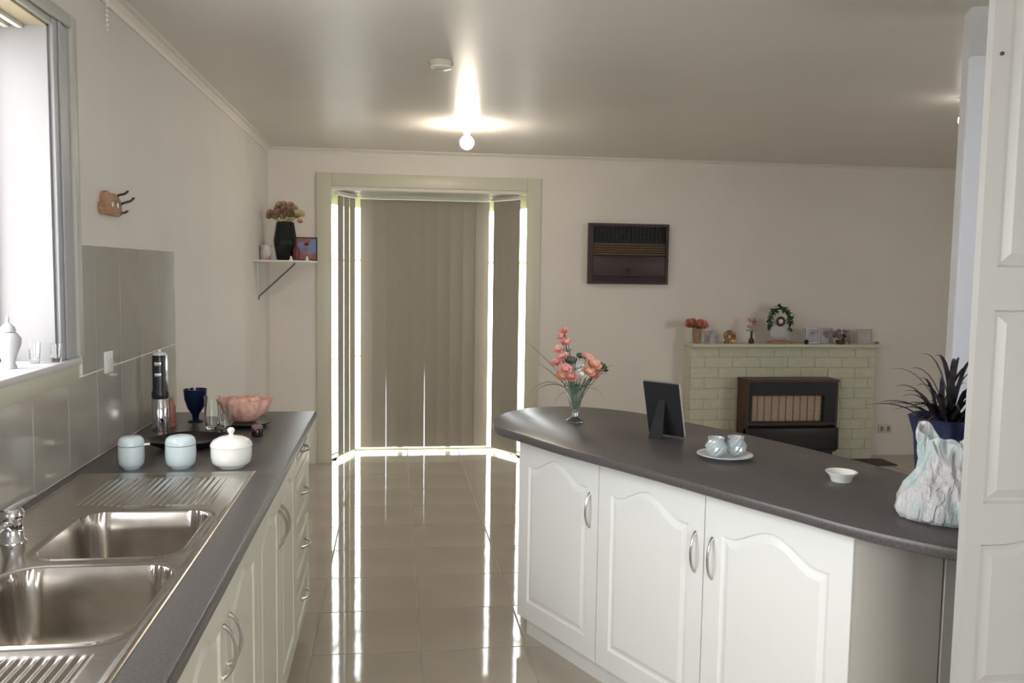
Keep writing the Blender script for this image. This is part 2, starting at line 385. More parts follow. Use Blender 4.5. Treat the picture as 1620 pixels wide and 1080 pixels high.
# rounded inner jambs running back to the side windows
pass
struct('trim_3', bm, TRIM, bev=0.004)
A0 = (0.425, 6.865); A1 = (0.590, 7.27); A2 = (1.795, 7.27); A3 = (2.003, 6.865)
bm = B(); prism(bm, [(0.40, D + 0.10), (2.03, D + 0.10), (2.03, 6.9), (1.80, 7.33), (0.60, 7.33), (0.40, 6.9)], BZ, BZ + 0.12)
struct('ceiling_bay', bm, mat('bay_soffit_paint', (0.52, 0.51, 0.42), 0.3))
bm = B(); prism(bm, [(0.35, D + 0.10), (2.08, D + 0.10), (2.08, 6.92), (1.84, 7.38), (0.56, 7.38), (0.35, 6.92)], -0.12, -0.004)
struct('floor_bay', bm, GROUT)
def oriented(p0, p1):
    d = Vector((p1[0] - p0[0], p1[1] - p0[1], 0)); L = d.length; a = math.atan2(d.y, d.x); return L, a
def bay_window(name, p0, p1, nmull=0):
    L, a = oriented(p0, p1); h = BZ
    bm = B(); t = 0.02
    box(bm, 0, 0.014, -t, t, 0.012, 2.0); box(bm, L - 0.014, L, -t, t, 0.012, 2.0)
    box(bm, 0, L, -t, t, 0, 0.012); box(bm, 0, L, -t, t, 2.0, h)
    box(bm, 0.014, L - 0.014, -0.009, 0.009, 1.562, 1.582); box(bm, 0.014, L - 0.014, -0.009, 0.009, 0.78, 0.795)
    for k in range(nmull): x = L * (k + 1) / (nmull + 1); box(bm, x - 0.02, x + 0.02, -0.018, 0.018, 0.012, 2.0)
    o = struct(name, bm, mat('green_white_frame', (0.66, 0.72, 0.45), 0.4)); o.location = (p0[0], p0[1], 0); o.rotation_euler = (0, 0, a)
    bm = B(); box(bm, 0.014, L - 0.014, -0.002, 0.002, 0.012, 2.0); finish('pane', bm, PANE, o)
    return o
bay_window('window_2', A0, A1); bay_window('window_3', A1, A2, 2); bay_window('window_4', A2, A3)

# vertical blinds, one set per bay side
def blind(p0, p1, n, label, leaks, z0=0.036, z1=2.055, zr=2.074):
    L, a = oriented(p0, p1)
    t = thing('vertical_blind', label, 'blind', (p0[0], p0[1], 0), a, 'vertical blinds hung round the bay')
    bm = B(); box(bm, -0.005, L + 0.005, -0.02, 0.02, zr - 0.006, zr + 0.022); finish('head_rail', bm, RAIL, t, bev=0.003)
    pitch = L / n
    for k in range(n):
        lt = rt = lb = rb = 0.006
        if k == 0: lt = lb = 0.0
        if k == n - 1: rt = rb = 0.0
        if k in leaks: lb = -leaks[k][0] / 2; lt = leaks[k][1]
        if k + 1 in leaks: rb = -leaks[k + 1][0] / 2; rt = leaks[k + 1][1]
        rot = math.radians(1.2)
        nn = 6; rows = []
        for z, l_, r_ in ((z0, lb, rb), (z1 + 0.01, lt, rt)):
            x0, x1 = -pitch / 2 - l_, pitch / 2 + r_
            row = [(x0 + (x1 - x0) * q / nn, 0.002 * math.sin(PI * q / nn), z) for q in range(nn + 1)]
            rows.append(row + [(p[0], p[1] - 0.0012, p[2]) for p in row[::-1]])
        bm = B(); va = [bm.verts.new(p) for p in rows[0]]; vb = [bm.verts.new(p) for p in rows[1]]; m_ = len(va)
        bm.faces.new(va[::-1]); bm.faces.new(vb)
        for i in range(m_): bm.faces.new((va[i], va[(i + 1) % m_], vb[(i + 1) % m_], vb[i]))
        o = finish('slat', bm, SLAT, t, smooth=True); o.location = (pitch * (k + 0.5), 0, 0); o.rotation_euler = (0, 0, rot)
    return t
blind((0.666, 7.17), (1.7128, 7.17), 10, 'wide central vertical blind of grey slats across the back of the bay', {2: (0.0035, 0.004), 5: (0.004, 0.004)})
blind((0.507, 6.84), (0.627, 7.12), 3, 'narrow vertical blind on the left angled side of the bay', {1: (0.007, -0.002), 2: (0.007, -0.002)})
blind((1.745, 7.12), (1.921, 6.84), 3, 'narrow vertical blind on the right angled side of the bay', {})

# partition nib with tall white leaf at the right
ang = math.radians(-24)
nib = B(); box(nib, 0, 0.9, 0.02, 0.12, 0, H)
o = struct('wall_partition', nib, mat('partition_wall_paint', (0.66, 0.65, 0.66), 0.5)); o.location = (2.815, 2.70, 0); o.rotation_euler = (0, 0, ang)
bm = B(); box(bm, 0.0, 0.76, -0.02, 0.02, 0.01, 2.232)
o = struct('door_1', bm, NIB, bev=0.002); o.location = (2.815, 2.70, 0); o.rotation_euler = (0, 0, ang)

# ================================================================== raised panel doors
def panel_outline(w, h, arch, n=22, mx=0.062, mb=0.065, mt=0.062, ins=0.0):
    """closed outline (counter clockwise) of the raised field, arched on top"""
    x0, x1, z0 = mx + ins, w - mx - ins, mb + ins; zs = h - mt - arch - ins
    pts = [(x0, z0), (x1, z0)]
    for i in range(n + 1):
        s = 1 - i / n; x = x0 + (x1 - x0) * s
        if arch > 0:
            q = (s - 0.10) / 0.80
            a = 0 if q <= 0 or q >= 1 else (0.5 - 0.5 * math.cos(2 * PI * q)) ** 0.75
            dip = 0
            z = zs + arch * (a + dip)
        else: z = zs
        pts.append((x, z))
    return pts
def inset2(pts, d):
    n = len(pts); out = []
    for i in range(n):
        p0, p, p1 = Vector(pts[i - 1]), Vector(pts[i]), Vector(pts[(i + 1) % n])
        a, b = (p - p0), (p1 - p)
        a = a.normalized() if a.length > 1e-9 else b.normalized(); b = b.normalized() if b.length > 1e-9 else a
        n1, n2 = Vector((-a.y, a.x)), Vector((-b.y, b.x)); m = n1 + n2
        if m.length < 1e-6: m = n1
        m.normalize(); k = min(1.6, 1 / max(0.4, m.dot(n1)))
        out.append(tuple(p + m * d * k))
    return out
def panel_slab(w, h, t=0.018, arch=0.045, fields=None, **kw):
    """door slab in local x (width), z (height); front faces -y; raised and grooved field(s)"""
    bm = B(); fields = fields or [(0, h)]
    for fi, (fz0, fz1) in enumerate(fields):
        hh = fz1 - fz0; pts = panel_outline(w, hh, arch, **kw)
        pts = [(x, z + fz0) for x, z in pts]; n = len(pts)
        outer = []
        for i, (x, z) in enumerate(pts):
            if i == 0: outer.append((0, fz0))
            elif i == 1: outer.append((w, fz0))
            elif i == 2: outer.append((w, fz1))
            elif i == n - 1: outer.append((0, fz1))
            else: outer.append((x, fz1))
        io = lambda q: [(x, z + fz0) for x, z in panel_outline(w, hh, arch, ins=q, **kw)]
        rings = [(outer, 0.0), (pts, 0.0), (io(0.005), 0.0065), (io(0.012), 0.0065), (io(0.030), 0.0005)]
        vr = [[bm.verts.new((x, y, z)) for x, z in ring] for ring, y in rings]
        for a, b in zip(vr, vr[1:]):
            for i in range(n):
                j = (i + 1) % n
                try: bm.faces.new((a[i], a[j], b[j], b[i]))
                except Exception: pass
        bm.faces.new(vr[-1])
    bmesh.ops.remove_doubles(bm, verts=bm.verts, dist=1e-5)
    be = [e for e in bm.edges if len(e.link_faces) == 1]
    r = bmesh.ops.extrude_edge_only(bm, edges=be); vs = [v for v in r['geom'] if isinstance(v, bmesh.types.BMVert)]
    for v in vs: v.co.y = t
    be = [e for e in bm.edges if len(e.link_faces) == 1]
    bmesh.ops.contextual_create(bm, geom=be)
    return bm
def bow_handle(parent, x, z, length=0.115, vertical=True, m=NICKEL):
    bm = B(); n = 14; pts = []
    for i in range(n + 1):
        s = i / n; q = (s - 0.5) * length; d = 0.026 * math.sin(PI * s) ** 0.6 if 0 < s < 1 else 0
        side = 0.006 * math.sin(PI * s)
        pts.append((side, -d, q) if vertical else (q, -d, 0))
    tube(bm, pts, [0.0062] + [0.0046] * (n - 1) + [0.0062], 8)
    o = finish('handle', bm, m, parent, smooth=True); o.location = (x, 0, z); o['label'] = 'bowed nickel handle'
    return o

# ================================================================== LEFT BENCH RUN
FX = 0.585       # door face plane
def left_unit(y0, y1, kind, label):
    """base unit against the left wall; local x runs along +y world, front faces +x"""
    t = thing('base_cabinet' if kind != 'drawers' else 'drawer_cabinet', label, 'cabinet', (FX, y0, 0), PI / 2)
    w = y1 - y0
    bm = B()
    # carcass as open box (sides, bottom, back, top rails) so the sink bowls hang free inside
    dd = FX - 0.03
    box(bm, 0.0, 0.016, 0.02, dd, 0.10, 0.862); box(bm, w - 0.016, w, 0.02, dd, 0.10, 0.862); box(bm, 0.016, w - 0.016, 0.02, dd, 0.10, 0.116)
    box(bm, 0.016, w - 0.016, dd - 0.006, dd, 0.116, 0.862)
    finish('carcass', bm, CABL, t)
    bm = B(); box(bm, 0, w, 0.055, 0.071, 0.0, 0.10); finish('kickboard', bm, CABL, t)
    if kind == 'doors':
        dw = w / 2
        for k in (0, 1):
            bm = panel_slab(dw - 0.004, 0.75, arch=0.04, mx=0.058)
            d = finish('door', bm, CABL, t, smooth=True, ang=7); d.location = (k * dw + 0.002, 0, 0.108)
            bow_handle(d, dw - 0.035 if k == 0 else 0.030, 0.59)
    else:
        for z0, z1 in ((0.108, 0.312), (0.316, 0.520), (0.524, 0.740), (0.744, 0.858)):
            bm = panel_slab(w - 0.004, z1 - z0, arch=0.0, mx=0.045, mb=0.032, mt=0.032)
            d = finish('drawer_front', bm, CABL, t, smooth=True, ang=7); d.location = (0.002, 0, z0)
            bow_handle(d, w / 2, (z1 - z0) * 0.5, vertical=False)
    return t
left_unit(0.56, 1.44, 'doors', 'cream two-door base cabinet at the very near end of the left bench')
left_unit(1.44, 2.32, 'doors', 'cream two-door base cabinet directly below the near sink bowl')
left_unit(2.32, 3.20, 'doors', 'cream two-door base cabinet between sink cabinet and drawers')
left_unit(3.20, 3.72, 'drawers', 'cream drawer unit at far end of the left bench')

# bench top with the sink cut-out
SX0, SX1, SY0, SY1 = 0.036, 0.532, 1.12, 2.645
bm = B()
def nose_prism(bm, y0, y1, x0, x1, nose):
    pts = [(x0, 0.866), (x1 - (0.008 if nose else 0), 0.866)]
    if nose:
        for k in range(1, 7): a = -PI / 2 + PI * k / 7; pts.append((x1 - 0.010 + 0.010 * math.cos(a), 0.883 + 0.017 * math.sin(a)))
    pts += [(x1 - (0.010 if nose else 0), 0.90), (x0, 0.90)]
    a = [bm.verts.new((p, y0, q)) for p, q in pts]; b = [bm.verts.new((p, y1, q)) for p, q in pts]; n = len(pts)
    bm.faces.new(a); bm.faces.new(b[::-1])
    for i in range(n): bm.faces.new((a[i], a[(i + 1) % n], b[(i + 1) % n], b[i]))
hx0, hx1, hy0, hy1 = SX0 + 0.02, SX1 - 0.012, SY0 + 0.03, SY1 - 0.03
nose_prism(bm, 0.55, hy0, 0.009, 0.615, True); nose_prism(bm, hy0, hy1, hx1, 0.615, True); nose_prism(bm, hy1, 3.755, 0.009, 0.615, True)
nose_prism(bm, hy0, hy1, 0.009, hx0, False)
wt = finish('worktop', bm, TOP, None, smooth=True, ang=35); tag(wt, 'long straight charcoal worktop holding the sink along the left wall', 'worktop')

# ---- sink : one pressed sheet as a fine height field
def rr_sdf(x, y, cx, cy, hx, hy, r):
    qx, qy = abs(x - cx) - hx + r, abs(y - cy) - hy + r
    return math.hypot(max(qx, 0), max(qy, 0)) + min(max(qx, qy), 0) - r
bowls = [(0.340, 2.050, 0.150, 0.175, 0.06), (0.345, 1.630, 0.158, 0.185, 0.06)]
def sink_z(x, y):
    z = 0.9015
    e = min(x - SX0, SX1 - x, y - SY0, SY1 - y)
    z += 0.0025 * math.exp(-((e - 0.008) / 0.006) ** 2)
    if e < 0.002: z = 0.9005
    for cx, cy, hx, hy, r in bowls:
        d = -rr_sdf(x, y, cx, cy, hx, hy, r)
        if d > 0:
            q = min(d / 0.050, 1.0); z -= 0.160 * (1 - (1 - q) ** 3.2) * (1 if q >= 1 else 1)
            dc = math.hypot(x - cx, y - cy); z -= 0.004 * max(0, 1 - dc / 0.15)
        elif d > -0.022: z -= 0.0022 * math.exp(-((d + 0.011) / 0.005) ** 2)
    for gy0, gy1, sgn in ((2.275, 2.585, 1), (1.14, 1.40, -1)):
        if gy0 < y < gy1 and 0.13 < x < 0.475:
            ed = min((y - gy0) / 0.02, (gy1 - y) / 0.02, (x - 0.13) / 0.006, (0.475 - x) / 0.006, 1.0)
            k = (x - 0.13) / 0.345 * 20
            z -= 0.0032 * max(0, ed) * (0.5 + 0.5 * math.cos(2 * PI * k)) ** 0.8
    return z
bm = B()
def axis_pts(a, b, n): return [a + (b - a) * i / n for i in range(n + 1)]
xs = axis_pts(SX0, SX1, 200); ys = axis_pts(SY0, SY1, 330)
gv = [[bm.verts.new((x, y, sink_z(x, y))) for x in xs] for y in ys]
for j in range(len(ys) - 1):
    for i in range(len(xs) - 1): bm.faces.new((gv[j][i], gv[j][i + 1], gv[j + 1][i + 1], gv[j + 1][i]))
sink = finish('sink', bm, STEEL, None, smooth=True, ang=80)
tag(sink, 'stainless steel double-bowl sink with grooved drainers let into left worktop', 'sink')
for cx, cy, hx, hy, r in bowls:
    bm = B(); lathe(bm, [(0.040, 0.0), (0.040, 0.003), (0.034, 0.004), (0.030, 0.001), (0.006, 0.001), (0.005, 0.006), (0.001, 0.007)], 24)
    o = finish('strainer', bm, CHROME, sink, smooth=True); o.location = (cx - 0.02, cy, 0.7368)
# ---- tap
t = thing('mixer_tap', 'chrome mixer tap behind the sink bowls at the left edge', 'tap', (0.112, 2.00, 0.9015))
t.scale = (0.95, 0.95, 0.64)
bm = B(); lathe(bm, [(0.030, 0), (0.030, 0.006), (0.024, 0.014), (0.022, 0.075), (0.025, 0.082), (0.026, 0.105), (0.020, 0.118), (0.004, 0.122)], 24); finish('tap_body', bm, CHROME, t, smooth=True)
bm = B(); tube(bm, [(0.0, -0.012, 0.05), (0.008, -0.06, 0.085), (0.015, -0.11, 0.095), (0.02, -0.15, 0.09), (0.023, -0.168, 0.075), (0.024, -0.172, 0.058)], [0.012, 0.012, 0.011, 0.011, 0.0115, 0.012], 12); finish('spout', bm, CHROME, t, smooth=True)
bm = B(); tube(bm, [(-0.01, -0.02, 0.112), (0.0, 0.0, 0.122), (0.012, 0.03, 0.130), (0.026, 0.062, 0.136)], [0.010, 0.009, 0.007, 0.006], 10); finish('lever', bm, CHROME, t, smooth=True)
bm = B(); lathe(bm, [(0.015, 0), (0.015, 0.035), (0.010, 0.042), (0.002, 0.044)], 16, c=(-0.05, 0.10, 0.0)); finish('side_cap', bm, CHROME, t, smooth=True)

# ---- canisters
def canister(name, label, loc, r, h, m, kn=False, spout=False):
    t = thing(name, label, 'canister', loc, 0)
    zb = h * 0.72
    prof = [(r * 0.62, 0), (r * 0.64, 0.003), (r * 0.84, 0.009), (r * 0.95, h * 0.17), (r * 1.0, h * 0.36), (r * 1.0, h * 0.55), (r * 0.985, zb - 0.001)]
    bm = B(); lathe(bm, prof, 32); finish('body', bm, m, t, smooth=True)
    lp = [(r * 0.985, zb + 0.0008), (r * 0.985, h * 0.82), (r * 0.9, h * 0.92), (r * 0.7, h * 0.985), (r * 0.35, h), (0.002, h)]
    if kn: lp = [(r * 1.03, zb - 0.004), (r * 0.99, zb + 0.004), (r * 0.86, h * 0.86), (r * 0.55, h * 0.95), (r * 0.22, h * 0.99), (0.0085, h), (0.006, h + 0.004), (0.0105, h + 0.011), (0.0115, h + 0.017), (0.007, h + 0.023), (0.001, h + 0.024)]
    bm = B(); lathe(bm, lp, 32); l = finish('lid', bm, m, t, smooth=True)
    if kn: bm = B(); tube(bm, [(r * 0.6 * math.cos(a), r * 0.6 * math.sin(a), 0.003) for a in [2 * PI * k / 24 for k in range(25)]], 0.004, 6, cap=False); finish('foot_ring', bm, m, t, smooth=True)
    if spout: bm = B(); tube(bm, [(r * 0.85, 0, zb), (r * 1.1, 0, zb + 0.002), (r * 1.42, 0, zb + 0.003)], [0.004, 0.0035, 0.004], 8); finish('spoon_handle', bm, CERW, t, smooth=True)
    return t
canister('canister', 'pale blue canister with spoon handle, nearest the tiled wall', (0.157, 2.715, 0.9), 0.038, 0.099, CERB, spout=True)
canister('canister', 'plain pale blue rounded canister between its two neighbours', (0.300, 2.715, 0.9), 0.045, 0.100, CERB)
canister('sugar_bowl', 'white lidded sugar bowl with ball knob on the worktop', (0.448, 2.720, 0.9), 0.061, 0.098, CERW, kn=True)

# ---- pepper mill / electric grinder
t = thing('electric_mill', 'tall steel and black electric mill standing by the tiles', 'mill', (0.085, 3.33, 0.9))
bm = B(); lathe(bm, [(0.029, 0), (0.030, 0.004), (0.030, 0.118), (0.027, 0.122)], 28); finish('grinder_base', bm, CHROME, t, smooth=True)
bm = B(); lathe(bm, [(0.027, 0.122), (0.030, 0.128), (0.030, 0.145), (0.026, 0.155), (0.026, 0.275), (0.024, 0.283)], 28); b_ = finish('barrel', bm, mat('smoked_plastic', (0.03, 0.03, 0.035), 0.25), t, smooth=True)
for z in (0.205, 0.245):
    bm = B(); box(bm, -0.012, 0.012, -0.0285, -0.025, z, z + 0.014); finish('silver_mark', bm, SILVER, b_, bev=0.002)
bm = B(); box(bm, 0.021, 0.029, -0.012, 0.002, 0.150, 0.285); finish('chrome_strip', bm, CHROME, t, bev=0.002)
bm = B(); lathe(bm, [(0.024, 0.283), (0.022, 0.292), (0.006, 0.294), (0.006, 0.304), (0.001, 0.307)], 20); finish('cap', bm, PLASTW, t, smooth=True)
# pink bottle
t = thing('salt_bottle', 'small reddish pink bottle tucked just right of the mill', 'bottle', (0.098, 3.43, 0.9))
bm = B(); lathe(bm, [(0.017, 0), (0.018, 0.01), (0.016, 0.04), (0.019, 0.075), (0.011, 0.094)], 20); finish('body', bm, mat('pink_bottle', (0.50, 0.20, 0.16), 0.3, noise=0.2, nscale=40), t, smooth=True)
bm = B(); lathe(bm, [(0.011, 0.094), (0.011, 0.108), (0.004, 0.112)], 16); finish('cap', bm, TERRA, t, smooth=True)
# blue goblet
t = thing('blue_goblet', 'dark blue flared goblet near the back end of the bench', 'cup', (0.168, 3.52, 0.9))
bm = B(); lathe(bm, [(0.030, 0), (0.030, 0.004), (0.012, 0.012), (0.014, 0.03), (0.030, 0.055), (0.041, 0.09), (0.045, 0.13), (0.043, 0.13), (0.038, 0.09), (0.026, 0.06), (0.003, 0.045)], 28); finish('bowl', bm, NAVY, t, smooth=True)
# two clear glasses
def tumbler(loc, r, h, label, grp=None):
    t = thing('glass_tumbler', label, 'glass', loc, 0, grp)
    bm = B(); lathe(bm, [(r * 0.75, 0), (r * 0.82, 0.01), (r, h), (r - 0.0018, h), (r * 0.80 - 0.0018, 0.012), (0.002, 0.010)], 28); finish('glass_body', bm, GLASS, t, smooth=True)
    return t
tumbler((0.263, 3.36, 0.9), 0.030, 0.125, 'clear drinking glass in front of the blue goblet', 'drinking glasses on the bench')
tumbler((0.322, 3.30, 0.9), 0.026, 0.100, 'shorter clear glass beside the pink fluted bowl', 'drinking glasses on the bench')
# pink fluted bowl
t = thing('fluted_bowl', 'salmon pink fluted bowl at far end of the left bench', 'bowl', (0.368, 3.44, 0.918))
bm = B(); lathe(bm, [(0.045, 0), (0.055, 0.012), (0.082, 0.035), (0.095, 0.065), (0.101, 0.085), (0.097, 0.086), (0.088, 0.065), (0.074, 0.037), (0.045, 0.016), (0.003, 0.012)], 72, wob=lambda a, z: 0.05 * math.sin(12 * a) * min(1, z / 0.04) + 0.03 * math.sin(3 * a + 1) * min(1, z / 0.06), sy=0.9)
finish('bowl', bm, PINK, t, smooth=True, ang=70)
bm = B()
for k in range(9):
    a = k * 2.4; rr = 0.022 + 0.006 * (k % 4); ball(bm, (rr * math.cos(a) * 1.6, rr * math.sin(a) * 1.3, 0.068 + 0.006 * (k % 3)), 0.026, 1, 1, 0.7)
finish('contents', bm, PINK, t, smooth=True)
t = thing('black_dish', 'low black dish beneath the pink fluted bowl', 'dish', (0.372, 3.43, 0.9))
bm = B(); lathe(bm, [(0.055, 0), (0.075, 0.004), (0.098, 0.012), (0.102, 0.017), (0.099, 0.017), (0.07, 0.014), (0.003, 0.013)], 40); finish('dish', bm, DARKS, t, smooth=True)
t = thing('black_tray', 'glossy black wavy-edged platter behind the canisters', 'tray', (0.250, 3.03, 0.9), 0.3)
bm = B(); lathe(bm, [(0.07, 0), (0.09, 0.004), (0.118, 0.018), (0.135, 0.030), (0.131, 0.032), (0.112, 0.021), (0.085, 0.009), (0.003, 0.007)], 56, wob=lambda a, z: 0.06 * math.cos(4 * a) * z / 0.03, sy=0.85)
finish('platter', bm, DARKS, t, smooth=True)
t = thing('jam_jar', 'small dark jar with pinkish lid beside the sugar bowl', 'jar', (0.452, 3.20, 0.9))
bm = B(); lathe(bm, [(0.018, 0), (0.020, 0.004), (0.020, 0.026), (0.018, 0.030)], 20); finish('body', bm, DARKS, t, smooth=True)
bm = B(); lathe(bm, [(0.019, 0.030), (0.020, 0.032), (0.020, 0.040), (0.016, 0.042)], 20); finish('lid', bm, mat('dull_rose_lid', (0.28, 0.13, 0.13), 0.4), t, smooth=True)

# ---- outlet on tiles
t = thing('power_outlet', 'white double outlet on the tiles right of the window', 'outlet', (0.0085, 2.985, 1.195), PI / 2)
bm = B(); box(bm, -0.035, 0.035, -0.010, 0.0, -0.036, 0.036); finish('plate', bm, PLASTW, t, bev=0.003)
bm = B(); box(bm, -0.02, -0.008, -0.014, -0.010, 0.008, 0.026); box(bm, 0.008, 0.02, -0.014, -0.010, 0.008, 0.026); finish('switch', bm, PLASTW, t, bev=0.001)

# ---- wooden hook plaque
t = thing('key_hook_rack', 'small brown wooden plaque with three metal hooks on left wall', 'hook rack', (0.0, 3.065, 1.675), PI / 2)
pts = []
outl = [(-0.095, 0.0), (0.075, 0.0), (0.092, 0.012), (0.095, 0.055), (0.082, 0.088), (0.055, 0.105), (0.02, 0.112), (-0.02, 0.110), (-0.05, 0.118), (-0.08, 0.108), (-0.092, 0.085), (-0.085, 0.068), (-0.105, 0.055), (-0.110, 0.03)]
bm = B(); a, b = [], []
outl = [(x, z * 0.66) for x, z in outl]
a = [bm.verts.new((x, -0.016, z)) for x, z in outl]; b = [bm.verts.new((x, 0.0, z)) for x, z in outl]
bm.faces.new(a); bm.faces.new(b[::-1])
for i in range(len(outl)): j = (i + 1) % len(outl); bm.faces.new((a[i], a[j], b[j], b[i]))
finish('plaque', bm, WOOD, t, bev=0.003)
for x in (-0.01, 0.045):
    bm = B(); ball(bm, (x, -0.017, 0.036), 0.007, 1, 0.3, 1.3); finish('white_spot', bm, PLASTW, t, smooth=True)
for x, z, s in ((0.050, 0.066, 0.48), (0.085, 0.042, 0.58), (0.088, 0.008, 0.34)):
    bm = B(); tube(bm, [(x, -0.012, z), (x + 0.004, -0.04 * s, z + 0.006), (x + 0.008, -0.075 * s, z + 0.022 * s), (x + 0.009, -0.092 * s, z + 0.038 * s), (x + 0.009, -0.092 * s, z + 0.045 * s)], [0.005, 0.0042, 0.0042, 0.0042, 0.006], 8); finish('hook', bm, IRON, t, smooth=True)

# ---- bead cord hanging near the ceiling
t = thing('bead_cord', 'white bead cord hanging from the ceiling by the left wall', 'cord', (0.02, 3.03, 2.262))
src = None
for k in range(9):
    if src is None:
        bm = B(); ball(bm, (0, 0, 0), 0.0058); src = finish('bead', bm, PLASTW, t, smooth=True); src.location = (0, 0, 0.006)
    else: shared('bead', src, t, (0, 0, 0.006 + 0.0150 * k))
bm = B(); tube(bm, [(0, 0, 0.0), (0, 0, 0.137)], 0.0008, 6); finish('string', bm, PLASTW, t)

# ---- window sill ornaments
t = thing('ginger_jar', 'white lidded ginger jar on the kitchen window sill', 'jar', (-0.050, 2.40, 1.240))
bm = B(); lathe(bm, [(0.018, 0), (0.019, 0.006), (0.015, 0.014), (0.020, 0.035), (0.030, 0.062), (0.031, 0.078), (0.022, 0.092), (0.013, 0.096)], 28); finish('body', bm, GREYC, t, smooth=True)
bm = B(); lathe(bm, [(0.019, 0.096), (0.019, 0.099), (0.016, 0.108), (0.008, 0.116), (0.003, 0.119), (0.005, 0.125), (0.003, 0.133), (0.0005, 0.140)], 24); finish('lid', bm, GREYC, t, smooth=True)
for loc, r, h, lab in (((-0.035, 2.525, 1.240), 0.016, 0.058, 'left one of two tiny glass tumblers in the sill corner'), ((0.008, 2.56, 1.240), 0.017, 0.050, 'right one of two tiny glass tumblers in the sill corner')):
    tumbler(loc, r, h, lab, 'glass pieces in the sill corner')

# ================================================================== CEILING FITTINGS
def bulb(loc, label, name='ceiling_lamp', gm=None):
    t = thing(name, label, 'lamp', loc, 0, 'bare bulbs in battens')
    bm = B(); lathe(bm, [(0.001, 0), (0.052, 0.0), (0.052, -0.006), (0.030, -0.014), (0.022, -0.030), (0.022, -0.052), (0.018, -0.056), (0.002, -0.056)], 28); finish('batten_holder', bm, PLASTW, t, smooth=True)
    bm = B(); lathe(bm, [(0.014, -0.056), (0.015, -0.066), (0.030, -0.078), (0.043, -0.098), (0.043, -0.116), (0.031, -0.138), (0.012, -0.149), (0.001, -0.150)], 28); finish('bulb', bm, gm or BULBM, t, smooth=True)
    return t
bulb((1.381, 5.425, 2.399), 'bare lit bulb hanging from ceiling in front of the bay')
bulb((3.765, 4.06, 2.399), 'bare lit bulb half hidden behind the white partition at right', gm=mat('dim_lamp_glass', (1, 1, 1), 0.3, emit=(1.0, 0.95, 0.88), estr=6.0))
t = thing('smoke_alarm', 'round cream smoke alarm on the ceiling', 'smoke alarm', (1.136, 3.81, 2.399))
bm = B(); lathe(bm, [(0.001, 0), (0.052, 0), (0.054, -0.010), (0.050, -0.022)], 32); finish('base', bm, CREAMP, t, smooth=True)
bm = B(); lathe(bm, [(0.046, -0.022), (0.044, -0.030), (0.030, -0.036), (0.001, -0.037)], 32); finish('cover', bm, mat('pale_plastic', (0.74, 0.70, 0.60), 0.3), t, smooth=True)

# ================================================================== ISLAND
front = [(1.341, 3.332), (1.408, 3.205), (1.504, 2.99), (1.592, 2.832), (1.650, 2.735), (1.776, 2.507), (1.888, 2.286), (1.984, 2.111), (2.053, 1.972), (2.14, 1.852), (2.222, 1.765)]
rear = [(2.60, 1.765), (2.60, 2.05), (2.575, 2.25), (2.535, 2.46), (2.47, 2.69), (2.385, 2.92), (2.28, 3.16), (2.18, 3.36), (2.06, 3.58), (1.98, 3.70), (1.86, 3.80), (1.76, 3.845), (1.66, 3.855), (1.56, 3.83), (1.47, 3.765), (1.40, 3.67), (1.355, 3.56), (1.333, 3.44)]
def smooth_closed(pts, keep, it=1):
    for _ in range(it):
        out = []; n = len(pts)
        for i in range(n):
            p, q = pts[i], pts[(i + 1) % n]
            if p in keep or q in keep: out.append(p if p in keep else (0.75 * p[0] + 0.25 * q[0], 0.75 * p[1] + 0.25 * q[1]));
            if not (p in keep or q in keep):
                out += [(0.75 * p[0] + 0.25 * q[0], 0.75 * p[1] + 0.25 * q[1]), (0.25 * p[0] + 0.75 * q[0], 0.25 * p[1] + 0.75 * q[1])]
            elif p in keep: out.append((0.25 * p[0] + 0.75 * q[0], 0.25 * p[1] + 0.75 * q[1]))
        pts = out
    return pts
keep = {(2.222, 1.765), (2.60, 1.765)}
outl = smooth_closed(front + rear, keep, 1)
bm = B(); n = len(outl)
rings = []
for d, z in ((0.010, 0.866), (0.003, 0.870), (0.0, 0.877), (0.0, 0.889), (0.003, 0.896), (0.010, 0.900)):
    rings.append([bm.verts.new((x, y, z)) for x, y in inset2(outl, -d if False else d)])
# orientation: make sure the inset goes inward
area = sum(outl[i][0] * outl[(i + 1) % n][1] - outl[(i + 1) % n][0] * outl[i][1] for i in range(n))
if area < 0:
    bm.free(); bm = B(); outl = outl[::-1]; rings = []
    for d, z in ((0.010, 0.866), (0.003, 0.870), (0.0, 0.877), (0.0, 0.889), (0.003, 0.896), (0.010, 0.900)):
        rings.append([bm.verts.new((x, y, z)) for x, y in inset2(outl, d)])
for a, b in zip(rings, rings[1:]):
    for i in range(n): bm.faces.new((a[i], a[(i + 1) % n], b[(i + 1) % n], b[i]))
bm.faces.new(rings[0][::-1]); bm.faces.new(rings[-1])
it = finish('island_worktop', bm, TOP, None, smooth=True, ang=35); tag(it, 'curved charcoal worktop with rounded end on the white island', 'worktop')

